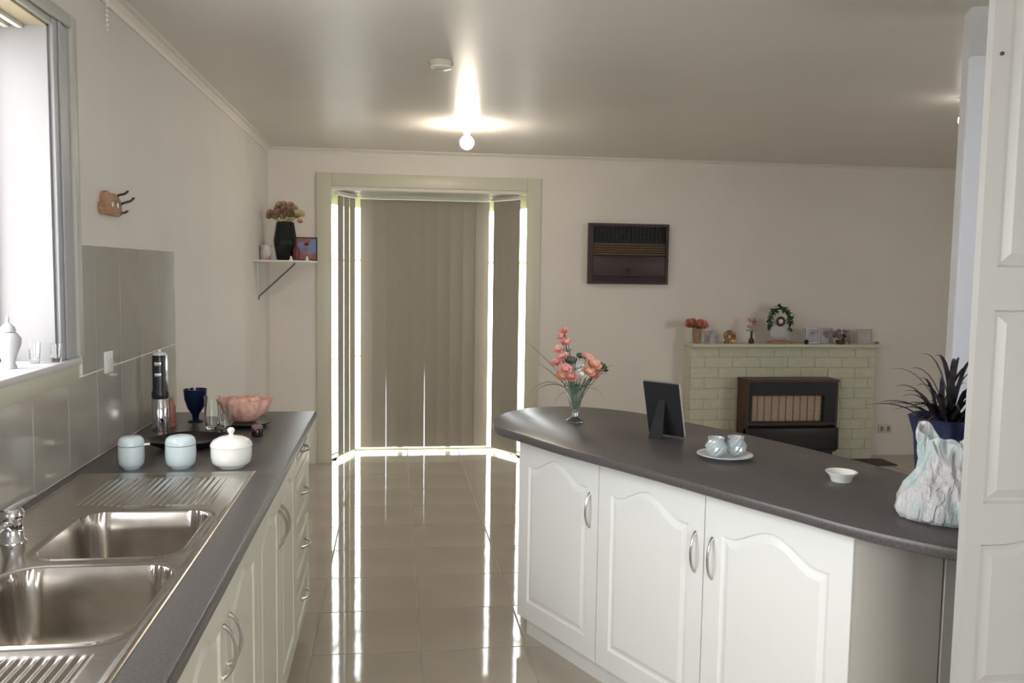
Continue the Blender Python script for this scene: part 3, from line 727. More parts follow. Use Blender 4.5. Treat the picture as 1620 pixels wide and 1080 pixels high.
P0 = Vector((1.450, 3.460)); P1 = Vector((2.108, 2.030)); L = (P1 - P0).length; ux = (P1 - P0) / L; nx = Vector((-ux.y, ux.x))   # nx points into the island (away from the doors)
aI = math.atan2(ux.y, ux.x)
def island_unit(s0, s1, ndoor, handles, label, extra=None):
    o = P0 + ux * s0
    t = thing('island_cabinet', label, 'cabinet', (o.x, o.y, 0), aI)
    w = s1 - s0
    bm = B(); box(bm, 0, w, 0.02, 0.40, 0.10, 0.866); finish('carcass', bm, CAB, t)
    bm = B(); box(bm, 0.0, w, 0.05, 0.066, 0.0, 0.10); finish('kickboard', bm, CAB, t)
    dw = w / ndoor
    for k in range(ndoor):
        bm = panel_slab(dw - 0.004, 0.765, arch=0.055, mx=0.068, mb=0.075, mt=0.075)
        d = finish('door', bm, CAB, t, smooth=True, ang=7); d.location = (k * dw + 0.002, 0, 0.095)
        bow_handle(d, handles[k] if handles[k] > 0 else dw + handles[k], 0.555, 0.125)
    return t
dw = L / 3
island_unit(0, dw, 1, [-0.05], 'single-door white island cabinet, furthest towards the bay')
island_unit(dw, L, 2, [-0.038, 0.034], 'double-door white island cabinet with paired handles')
# filler piece closing the island at the pantry end
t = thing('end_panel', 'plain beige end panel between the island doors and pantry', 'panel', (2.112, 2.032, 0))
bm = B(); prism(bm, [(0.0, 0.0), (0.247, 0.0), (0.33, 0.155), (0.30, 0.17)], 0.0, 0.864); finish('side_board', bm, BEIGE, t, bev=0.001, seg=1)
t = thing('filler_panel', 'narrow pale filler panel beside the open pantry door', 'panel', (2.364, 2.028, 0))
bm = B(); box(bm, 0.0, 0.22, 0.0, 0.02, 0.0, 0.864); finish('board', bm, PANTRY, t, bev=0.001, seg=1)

# ---- glass vase with flowers
def bez(p0, p1, p2, n=8):
    p0, p1, p2 = Vector(p0), Vector(p1), Vector(p2)
    return [(1 - s) ** 2 * p0 + 2 * s * (1 - s) * p1 + s * s * p2 for s in [i / n for i in range(n + 1)]]
def blossom(bm, c, r, n=7, layers=2, cup=0.6, axis=(0, 0, 1), rnd=None):
    """rosette of cupped petals"""
    rnd = rnd or random
    q = Vector((0, 0, 1)).rotation_difference(Vector(axis).normalized())
    c = Vector(c)
    for l in range(layers):
        k = 1 - 0.35 * l; lift = cup + 0.35 * l
        for i in range(n):
            a = 2 * PI * (i + 0.5 * l) / n + rnd.uniform(-0.15, 0.15)
            rows = []
            for s, hw in ((0.0, 0.10), (0.35, 0.30), (0.7, 0.38), (1.0, 0.18)):
                rad = r * k * s * math.cos(lift * 0.9 * (0.6 + 0.4 * s)); zz = r * k * s * math.sin(lift * (0.7 + 0.3 * s))
                row = []
                for w in (-1, 0, 1):
                    p = Vector((rad * math.cos(a) - w * hw * r * k * math.sin(a), rad * math.sin(a) + w * hw * r * k * math.cos(a), zz + abs(w) * 0.06 * r))
                    row.append(bm.verts.new(c + q @ p))
                rows.append(row)
            for r0, r1 in zip(rows, rows[1:]):
                for w in (0, 1): bm.faces.new((r0[w], r0[w + 1], r1[w + 1], r1[w]))
V = (1.674, 3.445, 0.900)
t = thing('glass_vase', 'clear trumpet glass vase standing on the island worktop', 'vase', V)
bm = B(); lathe(bm, [(0.036, 0), (0.037, 0.004), (0.024, 0.012), (0.012, 0.022), (0.014, 0.035), (0.020, 0.06), (0.028, 0.095), (0.040, 0.135), (0.048, 0.155), (0.046, 0.155), (0.038, 0.135), (0.025, 0.095), (0.017, 0.062), (0.010, 0.042), (0.001, 0.038)], 36, wob=lambda a, z: 0.03 * math.cos(12 * a))
finish('vase_body', bm, mat('green_tinted_glass', (0.86, 0.92, 0.89), 0.05, trans=0.93, ior=1.45), t, smooth=True)
bq = thing('flower_bouquet', 'pink and peach artificial bouquet in the glass vase', 'flowers', (V[0], V[1], V[2] + 0.05))
rnd = random.Random(11)
heads = [  # x,y,z above base .95, r, mat
    (-0.052, 0.00, 0.315, 0.022, PETP), (-0.062, 0.01, 0.290, 0.024, PETP), (-0.046, -0.01, 0.268, 0.028, PETP), (-0.070, 0.0, 0.240, 0.026, PETP), (-0.058, -0.015, 0.212, 0.030, PETP),
    (-0.035, 0.015, 0.235, 0.024, PETW), (-0.030, -0.02, 0.195, 0.026, LEAFG), (-0.075, 0.01, 0.185, 0.028, PETP), (-0.050, -0.03, 0.158, 0.036, PETP), (-0.028, -0.035, 0.130, 0.034, PETP), (-0.062, -0.01, 0.128, 0.030, PETO),
    (0.005, 0.0, 0.165, 0.036, PETW), (0.012, -0.03, 0.140, 0.030, PETW), (0.045, 0.01, 0.205, 0.030, PETP), (0.060, -0.02, 0.178, 0.042, PETO), (0.040, -0.03, 0.150, 0.034, PETO), (0.085, 0.0, 0.165, 0.034, PETO), (0.070, -0.01, 0.135, 0.030, PETP),
    (0.105, 0.0, 0.172, 0.024, LEAFG), (0.118, 0.01, 0.158, 0.020, LEAFG), (0.020, 0.02, 0.212, 0.020, LEAFG), (-0.012, 0.02, 0.19, 0.026, LEAFG)]
for x, y, z, r, m in heads:
    bm = B(); ax = Vector((x * 2.2 + rnd.uniform(-.2, .2), -0.45 + y, 0.6)); blossom(bm, (x, y, z), r, 7, 3, 0.55, ax, rnd)
    o = finish('flower', bm, m, bq, smooth=True, ang=80)
    bm = B(); tube(bm, bez((x * 0.08, y * 0.08, 0.0), (x * 0.25, y * 0.25, z * 0.45), (x, y, z), 6), 0.0014, 5); finish('stem', bm, LEAF, bq, smooth=True)
for p1, p2, w in [((-0.10, 0, 0.20), (-0.215, 0.02, 0.285), 0.006), ((-0.09, 0, 0.14), (-0.165, 0.0, 0.075), 0.007), ((-0.12, 0, 0.17), (-0.20, 0, 0.055), 0.005), ((-0.10, 0, 0.16), (-0.155, 0, 0.19), 0.008),
                  ((0.08, 0, 0.15), (0.155, 0, 0.185), 0.008), ((0.08, 0, 0.13), (0.13, 0, 0.035), 0.003), ((-0.06, 0, 0.10), (-0.085, 0, 0.02), 0.003), ((0.05, 0, 0.15), (0.14, 0, 0.15), 0.007), ((-0.03, 0, 0.3), (-0.065, 0, 0.345), 0.006), ((-0.02, 0.0, 0.22), (0.03, 0, 0.24), 0.007), ((0.0, -0.02, 0.11), (-0.05, -0.06, 0.10), 0.012), ((0.03, -0.02, 0.11), (0.06, -0.06, 0.11), 0.012), ((0.0, -0.02, 0.12), (0.01, -0.06, 0.105), 0.012)]:
    bm = B(); pts = bez((0.0, 0, 0.06), p1, p2, 8); leafstrip(bm, pts, [w * q for q in (0.3, 0.5, 0.75, 1, 1, 0.9, 0.7, 0.4, 0.1)]); finish('leaf', bm, LEAF if rnd.random() < 0.4 else LEAFG, bq, smooth=True)

# ---- photo frame seen from behind
fr = thing('photo_frame', 'black-backed photo frame turned away on the island', 'photo frame', (1.958, 3.125, 0.900), math.radians(-42))
tl = math.radians(15)
def tilt(bm): bmesh.ops.rotate(bm, verts=bm.verts, cent=(0, 0, 0), matrix=Matrix.Rotation(tl, 3, 'X'))
W2 = 0.074
fr.rotation_euler = (0, 0, math.radians(-48))
def tb(x0, x1, y0, y1, z0, z1): 
    bm = B(); box(bm, x0, x1, y0, y1, z0, z1); bmesh.ops.rotate(bm, verts=bm.verts, cent=(0, 0, 0), matrix=Matrix.Rotation(tl, 3, 'X')); return bm
bm = tb(-W2, W2, 0.0, 0.006, 0.004, 0.212)
finish('backing', bm, BLACKM, fr, bev=0.001, seg=1)
bm = B()
box(bm, -W2 - 0.0015, W2 + 0.0015, 0.006, 0.016, 0.001, 0.2145)
bmesh.ops.rotate(bm, verts=bm.verts, cent=(0, 0, 0), matrix=Matrix.Rotation(tl, 3, 'X'))
finish('silver_surround', bm, SILVER, fr)
bm = B(); vs = box(bm, -0.022, 0.022, -0.004, 0.0, 0.0, 0.150)
for v in vs:
    if v.co.z > 0.1: v.co.x *= 0.6; v.co.y -= 0.031
    else: v.co.y -= 0.075; v.co.z += 0.001; v.co.x *= 1.3
finish('easel_strut', bm, BLACKM, fr)

# ---- plate with two crystal pieces
t = thing('saucer_plate', 'white plate holding two crystal pieces on the island', 'plate', (2.036, 2.735, 0.900))
bm = B(); lathe(bm, [(0.045, 0), (0.050, 0.003), (0.080, 0.010), (0.092, 0.014), (0.091, 0.016), (0.078, 0.012), (0.048, 0.006), (0.002, 0.005)], 44); finish('plate', bm, mat('pale_grey_porcelain', (0.72, 0.74, 0.76), 0.15), t, smooth=True)
CRYS = mat('cut_crystal', (0.86, 0.93, 0.96), 0.04, trans=0.55, ior=1.7, spec=1.0)
def crystal(loc, rz, label):
    c = thing('crystal_bowl', label, 'crystal bowl', loc, rz, 'crystal pieces on the plate')
    bm = B(); rings = []; seg = 20
    prof = [(0.016, 0.0), (0.024, 0.008), (0.032, 0.020), (0.034, 0.034), (0.029, 0.046), (0.023, 0.055), (0.027, 0.064), (0.024, 0.064), (0.020, 0.054), (0.024, 0.042), (0.026, 0.030), (0.016, 0.014), (0.002, 0.010)]
    for i, (r, z) in enumerate(prof):
        q = 0.07 if 1 <= i <= 6 else 0.0
        rings.append([bm.verts.new((r * (1 + q * (1 if (k + i) % 2 else -1)) * math.cos(2 * PI * k / seg), r * (1 + q * (1 if (k + i) % 2 else -1)) * math.sin(2 * PI * k / seg), z)) for k in range(seg)])
    for a, b in zip(rings, rings[1:]):
        for k in range(seg): bm.faces.new((a[k], a[(k + 1) % seg], b[(k + 1) % seg], b[k]))
    bm.faces.new(rings[0][::-1]); bm.faces.new(rings[-1])
    o = finish('cut_body', bm, CRYS, c)
    return c
crystal((2.002, 2.728, 0.908), 0.2, 'left crystal piece of the pair on the white plate')
crystal((2.074, 2.738, 0.908), 0.9, 'right crystal piece of the pair on the white plate')
# ---- small white dish
t = thing('small_dish', 'small empty white dish alone on the island worktop', 'dish', (2.268, 2.40, 0.900))
bm = B(); lathe(bm, [(0.028, 0), (0.030, 0.003), (0.036, 0.018), (0.046, 0.027), (0.047, 0.030), (0.043, 0.030), (0.033, 0.020), (0.026, 0.007), (0.002, 0.006)], 40); finish('dish', bm, CERW, t, smooth=True)

# ---- potted spiky plant
pl = thing('potted_plant', 'spiky dark-leaved plant in a navy wrapped pot behind the bag', 'plant', (2.480, 2.215, 0.900))
bm = B(); lathe(bm, [(0.070, 0), (0.075, 0.01), (0.082, 0.10), (0.086, 0.17), (0.102, 0.225), (0.095, 0.220), (0.080, 0.17), (0.06, 0.165), (0.002, 0.165)], 60, wob=lambda a, z: 0.035 * math.sin(9 * a + 12 * z) + 0.03 * math.sin(17 * a)); finish('pot', bm, NAVYW, pl, smooth=True, ang=60)
rnd = random.Random(5)
for k in range(46):
    a = rnd.uniform(0, 2 * PI); el = rnd.uniform(0.30, 1.25); Ln = rnd.uniform(0.16, 0.30)
    if k < 5: a = PI + rnd.uniform(-0.35, 0.25); el = 0.55 + 0.15 * k; Ln = 0.20
    if math.cos(a) < -0.3 and el < 0.7: Ln *= 0.75
    base = Vector((rnd.uniform(-0.03, 0.03), rnd.uniform(-0.03, 0.03), 0.165))
    out = Vector((math.cos(a), math.sin(a), 0))
    m1 = base + out * Ln * 0.38 * math.cos(el) + Vector((0, 0, Ln * 0.72 * math.sin(el) + 0.06))
    tip = base + out * Ln * 0.95 * math.cos(el) + Vector((0, 0, Ln * 0.78 * math.sin(el) + 0.02))
    bm = B(); w = rnd.uniform(0.005, 0.008)
    leafstrip(bm, bez(base, m1, tip, 8), [w * q for q in (0.8, 1, 1.1, 1.1, 1.0, 0.9, 0.7, 0.45, 0.08)]); finish('leaf', bm, LEAFD, pl, smooth=True)

# ---- plastic shopping bag
bg_ = thing('plastic_bag', 'crumpled white plastic shopping bag at island end', 'bag', (2.318, 1.985, 0.900), math.radians(-35))
bm = B(); seg = 96; prof = []
SZ = 0.90
zs = [0.0, 0.006, 0.02, 0.04, 0.06, 0.08, 0.10, 0.12, 0.135, 0.15, 0.165, 0.18, 0.195, 0.21, 0.222, 0.234]
rx = [0.085, 0.104, 0.112, 0.112, 0.107, 0.099, 0.088, 0.075, 0.066, 0.060, 0.058, 0.060, 0.063, 0.066, 0.068, 0.066]
ry = [0.060, 0.078, 0.086, 0.086, 0.080, 0.070, 0.058, 0.044, 0.034, 0.026, 0.022, 0.022, 0.022, 0.020, 0.018, 0.016]
rings = []
rn = random.Random(2); ph = [rn.uniform(0, 6.28) for _ in range(12)]
for z, a, b in zip(zs, rx, ry):
    ring = []; s = z / 0.234
    for k in range(seg):
        t_ = 2 * PI * k / seg
        f = 1 + (0.022 + 0.095 * s) * math.sin(7 * t_ + ph[0] + 9 * s) * min(1, s * 5 + .1) + (0.015 + 0.06 * s) * math.sin(13 * t_ + ph[1] - 7 * s) + 0.02 * math.sin(23 * t_ + ph[2] + 11 * s) + 0.015 * math.sin(5 * t_ + 38 * s + ph[3])
        zz = z + (0.018 * math.sin(2 * t_ + 2.4) + 0.010 * math.sin(6 * t_)) * max(0, s - 0.7) / 0.3 + 0.030 * max(0, s - 0.75) / 0.25 * (-math.cos(t_)) * 0.5
        ring.append(bm.verts.new((a * f * math.cos(t_), b * f * math.sin(t_), zz)))
    rings.append(ring)
for ring in rings:
    for v in ring: v.co.z *= 0.92
for a, b in zip(rings, rings[1:]):
    for k in range(seg): bm.faces.new((a[k], a[(k + 1) % seg], b[(k + 1) % seg], b[k]))
bm.faces.new(rings[0][::-1])
finish('bag_body', bm, BAG, bg_, smooth=True, ang=180)
for sx, dz in ((-0.020, 0.0), (0.040, 0.006)):
    bm = B(); leafstrip(bm, [(sx - 0.012, -0.026, 0.205 + dz), (sx - 0.006, -0.034, 0.19 + dz), (sx, -0.037, 0.172 + dz), (sx + 0.010, -0.036, 0.155 + dz), (sx + 0.018, -0.034, 0.145 + dz)], [0.002, 0.005, 0.006, 0.005, 0.002]); finish('bag_handle', bm, PLASTW, bg_, smooth=True)

# ---- pantry with its open door
pc = thing('pantry_cabinet', 'tall off-white pantry cabinet with panelled door standing open at right', 'cabinet', (2.76, 1.10, 0))
bm = B(); 
box(bm, 0.0, 0.018, 0.0, 0.02, 0.1, 2.3); 
box(bm, 0, 0.5, 0.0, 0.018, 0.0, 2.3); box(bm, 0, 0.5, 0.562, 0.58, 0.0, 2.3); box(bm, 0.482, 0.5, 0.018, 0.562, 0.0, 2.3); box(bm, 0, 0.482, 0.018, 0.562, 2.282, 2.3); box(bm, 0, 0.482, 0.018, 0.562, 0.08, 0.098)
for z in (0.5, 0.9, 1.3, 1.7): box(bm, 0.01, 0.482, 0.018, 0.562, z, z + 0.016)
finish('carcass', bm, PANTRY, pc)
dwid = 0.60
bm = panel_slab(dwid, 2.19, t=0.020, arch=0.03, fields=[(0, 0.49), (0.49, 0.905), (0.905, 1.415), (1.415, 2.19)], mx=0.040, mb=0.030, mt=0.030)
d = finish('door', bm, PANTRY, pc, smooth=True, ang=7)
d.location = (2.166 - 2.76, 1.690 - 1.10, 0.09)
bm = B(); lathe(bm, [(0.004, 0), (0.004, 0.003), (0.001, 0.004)], 12); o = finish('screw_cap', bm, BROWNP, d); o.rotation_euler = (PI / 2, 0, 0); o.location = (0.020, -0.001, 1.885)

# ================================================================== BACK WALL: corner shelf
sh = thing('corner_shelf', 'white wall shelf with a grey bracket in the far left corner', 'shelf', (0.0, 6.0, 1.545))
bm = B(); box(bm, 0.0, 0.375, 0.02, 0.72, 0.0, 0.012); finish('board', bm, SHELFW, sh, bev=0.002)
bm = B(); tube(bm, [(0.255, 0.22, -0.004), (0.245, 0.22, -0.020), (0.012, 0.22, -0.238), (0.006, 0.22, -0.265)], 0.006, 8)
bm2 = B(); box(bm2, 0.0, 0.26, 0.208, 0.232, -0.005, 0.0); box(bm2, 0.0, 0.004, 0.208, 0.232, -0.27, -0.005); finish('bracket_plate', bm2, SHELFW, sh)
finish('bracket', bm, mat('grey_bracket', (0.18, 0.16, 0.15), 0.5), sh)
ZS = 1.557
t = thing('black_vase', 'tall black faceted vase on the corner shelf', 'vase', (0.172, 6.36, ZS))
bm = B(); lathe(bm, [(0.058, 0), (0.062, 0.01), (0.080, 0.11), (0.082, 0.14), (0.062, 0.268), (0.058, 0.272), (0.05, 0.268), (0.002, 0.26)], 10); finish('vase_body', bm, BLACKG, t)
t = thing('dried_flowers', 'tan and straw dried flowers in the black vase', 'flowers', (0.172, 6.36, ZS + 0.262))
rnd = random.Random(9)
for k in range(46):
    x = rnd.uniform(-0.105, 0.115); z = 0.035 + rnd.uniform(0, 0.10) * (1 - (x / 0.14) ** 2); y = rnd.uniform(-0.06, 0.05)
    m = DRYB if x > 0.03 and rnd.random() < 0.8 else (DRYA if rnd.random() < 0.5 else DRYC)
    if k == 0: x, z, m = 0.105, 0.01, DRYA
    bm = B(); blossom(bm, (x, y, z), rnd.uniform(0.024, 0.036), 7, 3, 0.5, (x * 3, -0.8, 0.6), rnd); finish('dried_bloom', bm, m, t, smooth=True, ang=80)
    bm = B(); tube(bm, [(x * 0.2, y * 0.2, -0.0), (x * 0.6, y * 0.6, z * 0.5), (x, y, z)], 0.0012, 4); finish('stem', bm, DRYB, t)
def photo(name, label, loc, rz, w, h, fm, pm, tilt_=0.12, b=0.008, grp=None, cat='photo frame'):
    t = thing(name, label, cat, loc, rz, grp)
    R_ = Matrix.Rotation(-tilt_, 3, 'X')
    bm = B()
    for q in ((-w / 2, -w / 2 + b, 0, h), (w / 2 - b, w / 2, 0, h), (-w / 2 + b, w / 2 - b, 0, b), (-w / 2 + b, w / 2 - b, h - b, h)): box(bm, q[0], q[1], -0.010, 0.0, q[2], q[3])
    bmesh.ops.rotate(bm, verts=bm.verts, cent=(0, 0, 0), matrix=R_); finish('frame', bm, fm, t)
    bm = B(); box(bm, -w / 2 + b, w / 2 - b, -0.006, -0.001, b, h - b); bmesh.ops.rotate(bm, verts=bm.verts, cent=(0, 0, 0), matrix=R_); finish('picture', bm, pm, t)
    bm = B(); box(bm, -0.012, 0.012, 0.0, 0.002, 0, h * 0.75); bmesh.ops.rotate(bm, verts=bm.verts, cent=(0, 0, h * 0.75), matrix=Matrix.Rotation(0.28, 3, 'X')); 
    for v in bm.verts: v.co.y += 0.012 * 0
    finish('strut', bm, fm, t)
    return t
PICB = mat_two('blue_red_picture', (0.30, 0.09, 0.07), (0.16, 0.22, 0.42), 9, 0.3, 0.46, 0.54)
photo('photo_frame', 'black framed blue and red photo on the corner shelf', (0.325, 6.30, ZS), 0.05, 0.150, 0.165, BLACK, PICB, 0.10, 0.008)
t = thing('porcelain_cup', 'small white patterned cup left of the black vase', 'cup', (0.045, 6.32, ZS))
bm = B(); lathe(bm, [(0.032, 0), (0.035, 0.004), (0.040, 0.05), (0.042, 0.105), (0.038, 0.105), (0.034, 0.05), (0.002, 0.01)], 24); finish('body', bm, mat_two('printed_china', (0.62, 0.56, 0.52), (0.50, 0.28, 0.24), 24, 0.3, 0.55, 0.62), t, smooth=True)
for x, lab in ((0.232, 'tiny white figurine at the foot of the black vase'), (0.340, 'tiny white figurine in front of the framed photo')):
    t = thing('tiny_figurine', lab, 'figurine', (x, 6.18, ZS), 0, 'tiny white figurines on the corner shelf')
    bm = B(); lathe(bm, [(0.012, 0), (0.013, 0.006), (0.008, 0.014), (0.007, 0.018)], 12); finish('body', bm, CERW, t, smooth=True)
    bm = B(); ball(bm, (0, 0, 0.023), 0.007); finish('head', bm, CERW, t, smooth=True)
t = thing('red_candle', 'short dark red candle beside the vase on corner shelf', 'candle', (0.262, 6.24, ZS))
bm = B(); lathe(bm, [(0.018, 0), (0.022, 0.01), (0.023, 0.08), (0.015, 0.095), (0.002, 0.098)], 18); finish('wax', bm, mat('dark_red_wax', (0.14, 0.035, 0.03), 0.4), t, smooth=True)

# ================================================================== air conditioner
AX0, AX1, AZ0, AZ1, AY = 2.452, 3.100, 1.414, 1.890, 6.715
ac = thing('air_conditioner', 'dark brown window air conditioner set in the back wall', 'air conditioner', (AX0, D, AZ0))
aw, ah, ad = AX1 - AX0, AZ1 - AZ0, -(D - AY)
bm = B()
box(bm, 0, 0.035, ad, 0, 0, ah); box(bm, aw - 0.022, aw, ad, 0, 0, ah); box(bm, 0.035, aw - 0.022, ad, 0, ah - 0.022, ah); box(bm, 0.035, aw - 0.022, ad, 0, 0, 0.018); box(bm, 0.035, aw - 0.022, ad * 0.3, 0, 0.018, ah - 0.022)
finish('casing', bm, BROWNP, ac)
bm = B(); box(bm, 0.038, aw - 0.025, ad * 0.5, ad * 0.3, ah - 0.148, ah - 0.024); finish('outlet_recess', bm, BLACK, ac)
for k in range(4):
    bm = B(); z = ah - 0.050 - k * 0.028; box(bm, 0.038, aw - 0.025, ad * 0.85, ad * 0.5, z, z + 0.004); finish('louvre', bm, BLACK, ac)
bm = B()
for k in range(18): x = 0.055 + k * (aw - 0.1) / 17; box(bm, x, x + 0.003, ad * 0.75, ad * 0.5, ah - 0.146, ah - 0.026)
finish('vertical_vanes', bm, BLACK, ac)
for k in range(5):
    bm = B(); z = ah - 0.170 - k * 0.019; box(bm, 0.038, aw - 0.025, ad * 0.95, ad * 0.35, z, z + 0.013); finish('bronze_slat', bm, GOLD, ac, bev=0.002, seg=1)
bm = B(); box(bm, 0.038, aw - 0.025, ad * 1.0, ad * 0.32, 0.060, ah - 0.255); fp = finish('front_panel', bm, BROWNP, ac, bev=0.003)
for k in range(3):
    bm = B(); z = 0.022 + k * 0.012; box(bm, 0.038, aw - 0.025, ad * 0.95, ad * 0.35, z, z + 0.007); finish('lower_slat', bm, BROWNP, ac)
bm = B(); lathe(bm, [(0.018, 0), (0.018, 0.004), (0.012, 0.006), (0.002, 0.006)], 20); o = finish('badge', bm, BLACK, fp); o.rotation_euler = (PI / 2, 0, 0); o.location = (aw * 0.5, ad, 0.11)

# ================================================================== fireplace
FX0, FX1, FY, FZ = 3.275, 4.850, 6.615, 0.928
HX0, HX1 = 3.672, 4.432; HZ = 0.665
fp_ = thing('fireplace', 'cream painted brick fireplace surround with a mantel shelf', 'fireplace', (FX0, D, 0))
fw = FX1 - FX0; fd = FY - D
bm = B(); hx0, hx1 = HX0 - FX0, HX1 - FX0
box(bm, 0, hx0 + 0.01, fd + 0.0035, 0, 0, FZ); box(bm, hx1 - 0.01, fw, fd + 0.0035, 0, 0, FZ); box(bm, hx0 + 0.01, hx1 - 0.01, fd + 0.0035, 0, HZ - 0.02, FZ)
finish('core', bm, MORTAR, fp_)
rows = 11; rh = FZ / rows; bw = 0.232
rn = random.Random(4)
for r in range(rows):
    z0 = r * rh; x = -(bw / 2 if r % 2 else 0)
    while x < fw:
        a, b = max(x, 0), min(x + bw, fw); x += bw
        segs = [(a, b)]
        if z0 + rh * 0.5 < HZ - 0.0:
            segs = []
            if a < hx0: segs.append((a, min(b, hx0 - 0.002)))
            if b > hx1: segs.append((max(a, hx1 + 0.002), b))
        for s0, s1 in segs:
            if s1 - s0 < 0.03: continue
            bm = B(); box(bm, s0 + 0.0035, s1 - 0.0035, fd - rn.uniform(0.0, 0.003), fd + 0.010, z0 + 0.0035, z0 + rh - 0.0035)
            finish('brick', bm, BRICKM, fp_, bev=0.003, seg=1)
    # side bricks
    bm = B(); box(bm, -0.004, 0.004, fd + 0.012, -0.004, z0 + 0.0035, z0 + rh - 0.0035); finish('brick', bm, BRICKM, fp_, bev=0.002, seg=1)
bm = B(); box(bm, -0.012, fw + 0.05, fd - 0.06, 0.0, FZ, FZ + 0.026); finish('mantel_shelf', bm, mat('mantel_paint', (0.66, 0.64, 0.50), 0.4), fp_, bev=0.005)
bm = B(); box(bm, -0.005, fw + 0.005, fd - 0.02, 0.0, FZ - 0.016, FZ); finish('mantel_moulding', bm, BRICKM, fp_, bev=0.003)
# hearth mat
bm = B(); box(bm, 3.40, 4.93, 6.36, 6.60, 0.0005, 0.008)
o = finish('hearth_mat', bm, mat('dark_brown_mat', (0.09, 0.07, 0.055), 0.7), None, bev=0.002); tag(o, 'dark brown hearth mat on the floor below the heater', 'mat')

ht = thing('gas_heater', 'dark brown gas heater with glass front in the fireplace', 'heater', (HX0, 6.42, 0.009))
hw, hh, hd = HX1 - HX0, HZ - 0.009, 0.19
bm = B(); box(bm, 0, 0.022, 0, hd, 0.10, hh); box(bm, hw - 0.022, hw, 0, hd, 0.10, hh); box(bm, -0.004, hw + 0.004, -0.006, hd, hh, hh + 0.022); box(bm, 0.022, hw - 0.022, 0.06, hd, 0.04, hh); box(bm, 0.022, hw - 0.022, 0.0, 0.06, 0.315, 0.335)
finish('cabinet', bm, BROWNW, ht, bev=0.002, seg=1)
bm = B(); box(bm, 0.022, hw - 0.022, 0.004, 0.06, hh - 0.085, hh - 0.001); g_ = finish('top_grille', bm, BLACK, ht)
for k in range(4):
    bm = B(); z = hh - 0.076 + k * 0.019; box(bm, 0.03, hw - 0.03, -0.002, 0.004, z, z + 0.008); finish('grille_bar', bm, BLACK, g_)
wx0, wx1, wz0, wz1 = 0.045, hw - 0.115, 0.345, hh - 0.105
bm = B(); 
box(bm, 0.022, wx0, 0.0, 0.06, 0.335, hh - 0.085); box(bm, wx1, hw - 0.022, 0.0, 0.06, 0.335, hh - 0.085); box(bm, wx0, wx1, 0.0, 0.06, hh - 0.105, hh - 0.085); box(bm, wx0, wx1, 0.0, 0.02, 0.335, wz0)
finish('window_frame', bm, BLACK, ht)
nrad = 10
for k in range(nrad):
    bm = B(); x = wx0 + (wx1 - wx0) * (k + 0.5) / nrad; r = (wx1 - wx0) / nrad / 2 - 0.002
    lathe(bm, [(r, wz0), (r, wz1)], 12, c=(x, 0.045, 0), sy=0.3); finish('radiant', bm, RADI, ht, smooth=True, ang=60)
bm = B(); box(bm, wx0, wx1, 0.010, 0.013, wz0, wz1); finish('glass_front', bm, PANE, ht)
bm = B(); box(bm, 0.0, hw, -0.035, 0.06, 0.12, 0.300); 
finish('lower_panel', bm, mat('dark_heater_panel', (0.018, 0.014, 0.012), 0.35), ht, bev=0.012, seg=3)
bm = B(); box(bm, 0.03, hw - 0.03, 0.0, 0.14, 0.0, 0.12); finish('plinth', bm, BLACK, ht)

# wall outlet right of the fireplace
t = thing('power_outlet', 'cream double outlet low on the back wall beside fireplace', 'outlet', (4.975 + 0.07, D, 0.225))
bm = B(); box(bm, -0.058, 0.058, -0.010, 0, -0.036, 0.036); pt = finish('plate', bm, CREAMP, t, bev=0.003)
for x in (-0.03, 0.03): bm = B(); box(bm, x - 0.012, x + 0.012, -0.013, -0.010, -0.018, 0.020); finish('socket', bm, GREYF, pt)

# ---- mantel ornaments
MZ = FZ + 0.026; MY = 6.63
def at(x): return (x, MY, MZ)
t = thing('flower_pot', 'tan pot of rust-red flowers at the mantel\'s left end', 'flowers', at(3.325))
bm = B(); lathe(bm, [(0.026, 0), (0.028, 0.01), (0.036, 0.11), (0.038, 0.115), (0.030, 0.112), (0.002, 0.10)], 16); finish('pot', bm, TERRA, t, smooth=True)
rnd = random.Random(21)
for k in range(30):
    x = rnd.uniform(-0.075, 0.085); z = 0.120 + rnd.uniform(0, 0.055)
    bm = B(); blossom(bm, (x, rnd.uniform(-0.04, 0.03), z), rnd.uniform(0.024, 0.032), 7, 3, 0.5, (x * 4, -0.9, 0.6), rnd); finish('flower', bm, PETR if k % 3 else PETP, t, smooth=True, ang=80)
for k in range(4):
    bm = B(); leafstrip(bm, bez((0.02, -0.02, 0.11), (0.045 + 0.008 * k, -0.03, 0.13), (0.045 + 0.012 * k, -0.035, 0.01), 6), 0.004); finish('leaf', bm, LEAFG if k % 2 else PETW, t)
t = thing('china_angel', 'pale grey china angel figurine next to the rust flowers', 'figurine', at(3.452))
bm = B(); lathe(bm, [(0.040, 0), (0.038, 0.01), (0.020, 0.055), (0.010, 0.075), (0.008, 0.082)], 18); finish('robe', bm, GREYC, t, smooth=True)
bm = B(); ball(bm, (0, 0, 0.095), 0.015); finish('head', bm, GREYC, t, smooth=True)
for s in (-1, 1):
    bm = B(); ball(bm, (s * 0.028, 0.012, 0.070), 0.022, 0.9, 0.2, 1.4); finish('wing', bm, GREYC, t, smooth=True)
t = thing('spiral_shell', 'brown and gold spiral shell ornament on the mantel', 'ornament', at(3.585))
bm = B(); pts = []; rs = []
for i in range(44):
    s = i / 43; a = -PI * 0.7 + s * 4 * PI; r = 0.050 * (1 - s * 0.80); pts.append((r * math.cos(a), -0.015 - 0.012 * s, 0.056 + r * math.sin(a))); rs.append(0.018 * (1 - 0.70 * s))
